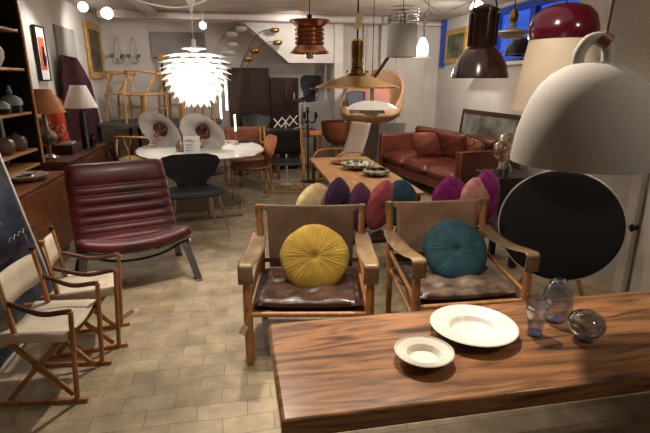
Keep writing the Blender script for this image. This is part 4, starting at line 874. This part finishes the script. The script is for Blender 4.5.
# brown industrial
bi = thing('industrial_pendant', 'dark brown enamel factory pendant with tall ribbed neck', 'lamp', (1.665, 3.15, 1.575))
ob('shade', MB().lathe(shell([(.192, 0), (.190, .012), (.185, .03), (.172, .085), (.145, .14), (.115, .175), (.105, .185)], .004), 56), BRENAM, bi)
nk = [(.100, .180), (.102, .19), (.086, .20), (.086, .42), (.098, .422), (.098, .44), (.06, .455), (.03, .47), (0, .47)]
ob('neck', MB().lathe(nk, 40), BRENAM, bi)
fi = MB()
for k in range(10): a = 2*PI*k/10; fi.box((.088*math.cos(a), .088*math.sin(a), .31), (.02, .006, .21), (0, 0, a))
ob('fin', fi, BRENAM, bi); ob('suspension_bracket', MB().tube([(-.09, 0, .43), (-.07, 0, .52), (0, 0, .56), (.07, 0, .52), (.09, 0, .43)], .006, 6), BLKM, bi); cord(bi, .56, CO-1.57)
ob('bulb', MB().lathe([(0, .02), (.04, .04), (.05, .08), (.03, .15), (0, .15)], 20), WHITE, bi)
# copper ribbed
cp = thing('copper_pendant', 'copper pendant of stacked rings flaring at both ends, with a paper tag', 'lamp', (.605, 3.98, 1.77))
pr = [(.158, 0), (.155, .012), (.125, .045), (.11, .062)]
for k in range(4): z = .062+k*.033; pr += [(.108, z+.003), (.118, z+.010), (.118, z+.024), (.106, z+.031)]
pr += [(.11, .20), (.135, .225), (.160, .24), (.162, .248)]
ob('shade', MB().lathe(shell(pr, .004), 48, sx=1), COPPER, cp, sharp=25)
ob('top_plate', MB().lathe([(0, .235), (.14, .24), (.14, .245), (0, .262)], 40), COPPER, cp); ob('bulb', MB().lathe([(0, -.045), (.03, -.035), (.038, 0), (.03, .05), (0, .08)], 20), CHROME, cp)
ob('ceiling_hook', MB().lathe([(0, .25), (.02, .25), (.02, .29), (0, .30)], 14), BLKM, cp); cord(cp, .29, CO-1.77); tagpaper(cp, .36, -.05)
# brass
br = thing('brass_pendant', 'wide brass cone pendant with a long ribbed stem and paper tag', 'lamp', (.815, 3.24, 1.51))
ob('shade', MB().lathe(shell([(.285, 0), (.282, .006), (.18, .048), (.10, .075), (.045, .088)], .004), 64), mat('dull_brass', (176, 140, 84), .35, .9, c2=(140, 106, 60), scale=4), br)
sp = [(.07, .088), (.07, .094), (.045, .098), (.045, .125), (.032, .13)]
for k in range(13): z = .135+k*.0125; sp += [(.042, z), (.042, z+.008), (.034, z+.009), (.034, z+.0115)]
sp += [(.040, .30), (.02, .315), (0, .315)]
ob('ribbed_stem', MB().lathe([(0, .088)]+sp, 32), BRASS, br, sharp=25)
ob('wing_nut', MB().lathe([(0, 0), (.012, 0), (.012, .012), (0, .012)], 10, T(-.068, 0, .10)).lathe([(0, 0), (.012, 0), (.012, .012), (0, .012)], 10, T(.068, 0, .10)), BRASS, br)
ob('cord', MB().rod((0, 0, .31), (0, 0, CO-1.51), .006), BLKM, br); tagpaper(br, .42, .0)
# white three part pendant
wp = thing('layered_shade_pendant', 'white layered metal pendant below and behind the brass cone pendant', 'lamp', (1.18, 4.14, 1.26))
ob('top_shade', MB().lathe(shell([(.235, .06), (.16, .105), (.08, .125), (.03, .13)], .004), 56), WHITE, wp); ob('lower_shade', MB().lathe(shell([(.125, .02), (.11, .05), (.10, .075)], .004), 44), WHITE, wp)
ob('bottom_shade', MB().lathe(shell([(.06, .0), (.05, .02), (.04, .03)], .003), 30), WHITE, wp)
ob('socket', MB().lathe([(.0, .03), (.024, .03), (.026, .13), (.018, .15), (.018, .24), (0, .25)], 20), STEEL, wp); cord(wp, .24, CO-1.26, BLKM, .003)
# grey cylinder with rings
gc = thing('cylinder_pendant', 'grey cylindrical pendant with open metal rings above it', 'lamp', (1.745, 5.02, 1.80))
ob('shade', MB().lathe(shell([(.155, 0), (.155, .32), (.150, .325)], .004), 56), GREYM, gc)
rr_ = MB()
for z, r_ in ((.34, .145), (.375, .16), (.41, .16), (.445, .165), (.48, .165)): rr_.tube([(r_*math.cos(2*PI*k/40), r_*math.sin(2*PI*k/40), z) for k in range(40)], .005, 6, closed=True)
ob('rings', rr_, STEEL, gc)
for k in range(3): a = 2*PI*k/3; ob('stay', MB().rod((.15*math.cos(a), .15*math.sin(a), .31), (.155*math.cos(a), .155*math.sin(a), .49), .003), STEEL, gc)
ob('socket', MB().rod((0, 0, .28), (0, 0, .44), .04).bar((-.15, 0, .31), (.15, 0, .31), .012, .006), CHROME, gc); cord(gc, .44, CO-1.80)
# lit spiral bulb pendant
lb = thing('bulb_pendant', 'lit white layered bulb pendant hanging by the back wall, right of the grey cylinder', 'lamp', (2.36, 6.0, 1.86))
bpz = []
for k in range(7): z = k*.032; r_ = (.068, .078, .08, .078, .070, .055, .038)[k]; bpz += [(r_*.8, z), (r_, z+.006), (r_, z+.02), (r_*.75, z+.026)]
ob('bulb', MB().lathe([(0, 0)]+bpz+[(.02, .23), (0, .23)], 28), mat('lit_bulb_soft', (255, 246, 232), .5, emit=4, scale=5), lb)
ob('lower_ring', MB().tube([(.10*math.cos(2*PI*k/30), .10*math.sin(2*PI*k/30), -.005) for k in range(30)], .006, 6, closed=True).bar((-.1, 0, -.005), (.1, 0, -.005), .006), WHITE, lb)
ob('socket', MB().rod((0, 0, .22), (0, 0, .33), .022), WHITE, lb); ob('cord', MB().tube([(0, 0, .32), (0, 0, .50), (.05, 0, .55), (.10, 0, .50)], .004, 6).rod((0.05, 0, .55), (.05, 0, CO-1.86), .003), BLKM, lb); tagpaper(lb, .40, 0, CARD)
l = lamp('POINT', (2.36, 6.3, 1.80), 26, size=.06, name='bulb_light')
# dark dome lamp on the window sill
dl = thing('desk_lamp', 'black dome lamp on the window sill reflecting the blue light', 'lamp', (3.55, 5.62, 1.805)); ob('base', MB().lathe([(0, 0), (.09, 0), (.09, .02), (.015, .03), (.012, .26), (0, .26)], 24), BLKM, dl); ob('lamp_head', MB().lathe(shell([(.24, .06), (.22, .16), (.14, .25), (.03, .28)], .004), 36), mat('gloss_black', (16, 16, 22), .12, coat=.6, scale=5), dl)

# ---------------------------------------------------------------- ceiling spotlights with lit faces, cables
def spot(label, loc, target, s=1, lit=True):
    t = thing('spotlight', label, 'spotlight', loc, 0, 'ceiling spotlights'); d = (Vector(target)-Vector(loc)).normalized(); q = d.to_track_quat('Z', 'Y').to_euler()
    M = T(0, 0, 0, *q)
    ob('head', MB().lathe([(0, -.10*s), (.025*s, -.10*s), (.03*s, -.04*s), (.045*s, 0), (.052*s, .015*s), (.046*s, .015*s), (.035*s, -.01*s), (0, -.01*s)], 24, M), WHITE, t)
    ob('lamp_face', MB().lathe([(0, 0), (.040*s, .0), (.040*s, .004), (.02*s, .012*s), (0, .014*s)], 20, M), GLOW if lit else CHROME, t)
    ob('bracket', MB().rod((0, 0, 0.0), (0, 0, CO-loc[2]-.0), .009).box((0, 0, CO-loc[2]-.012), (.07, .07, .024)), WHITE, t); return t
spot('bright ceiling spotlight at the top left, left one of two', (-1.80, 6.72, 2.44), (-1.2, 3.5, 1.6), 1.3)
spot('bright ceiling spotlight at the top left, right one of two', (-1.60, 7.05, 2.42), (-.9, 3.5, 1.5), 1.5)
spot('small white ceiling spotlight above the lit layered pendant', (-.45, 8.1, 2.40), (-.75, 7.4, 2.1), 1.2)
spot('ceiling spotlight throwing light on the sloping stair underside', (.72, 8.6, 2.40), (.4, 7.9, 2.2), 1.2)
spot('bright ceiling spotlight just above the brown factory pendant', (2.80, 5.50, 2.38), (1.7, 2.5, 1.7), 1.7)
lamp('SPOT', (.74, 8.52, 2.40), 8, (1.1, 9.05, 2.1), .04, 150, .9, name='spot_light')
cb = MB().tube(cr([(-1.3, 6.0, 2.56), (-1.1, 6.6, 2.50), (-.7, 6.9, 2.48), (-.35, 6.6, 2.52), (-.2, 6.3, 2.58)], 8), .010, 6)
tag(ob('cable', cb, WHITE, None), 'white cable looping along the ceiling left of the lit pendant', 'cable')
cb = MB().tube([(2.0+.18*math.cos(k*.5)*(1+.1*math.sin(k)), 5.6+.18*math.sin(k*.5), 2.50+.004*k*(k % 3 > 0)) for k in range(50)], .005, 5).tube(cr([(2.1, 5.6, 2.5), (2.5, 5.8, 2.35), (2.7, 5.9, 2.42), (3.1, 6.2, 2.56)], 6), .005, 5)
tag(ob('cable', cb, WHITE, None), 'coiled pale cable on the ceiling between the grey cylinder and the brown pendant', 'cable')
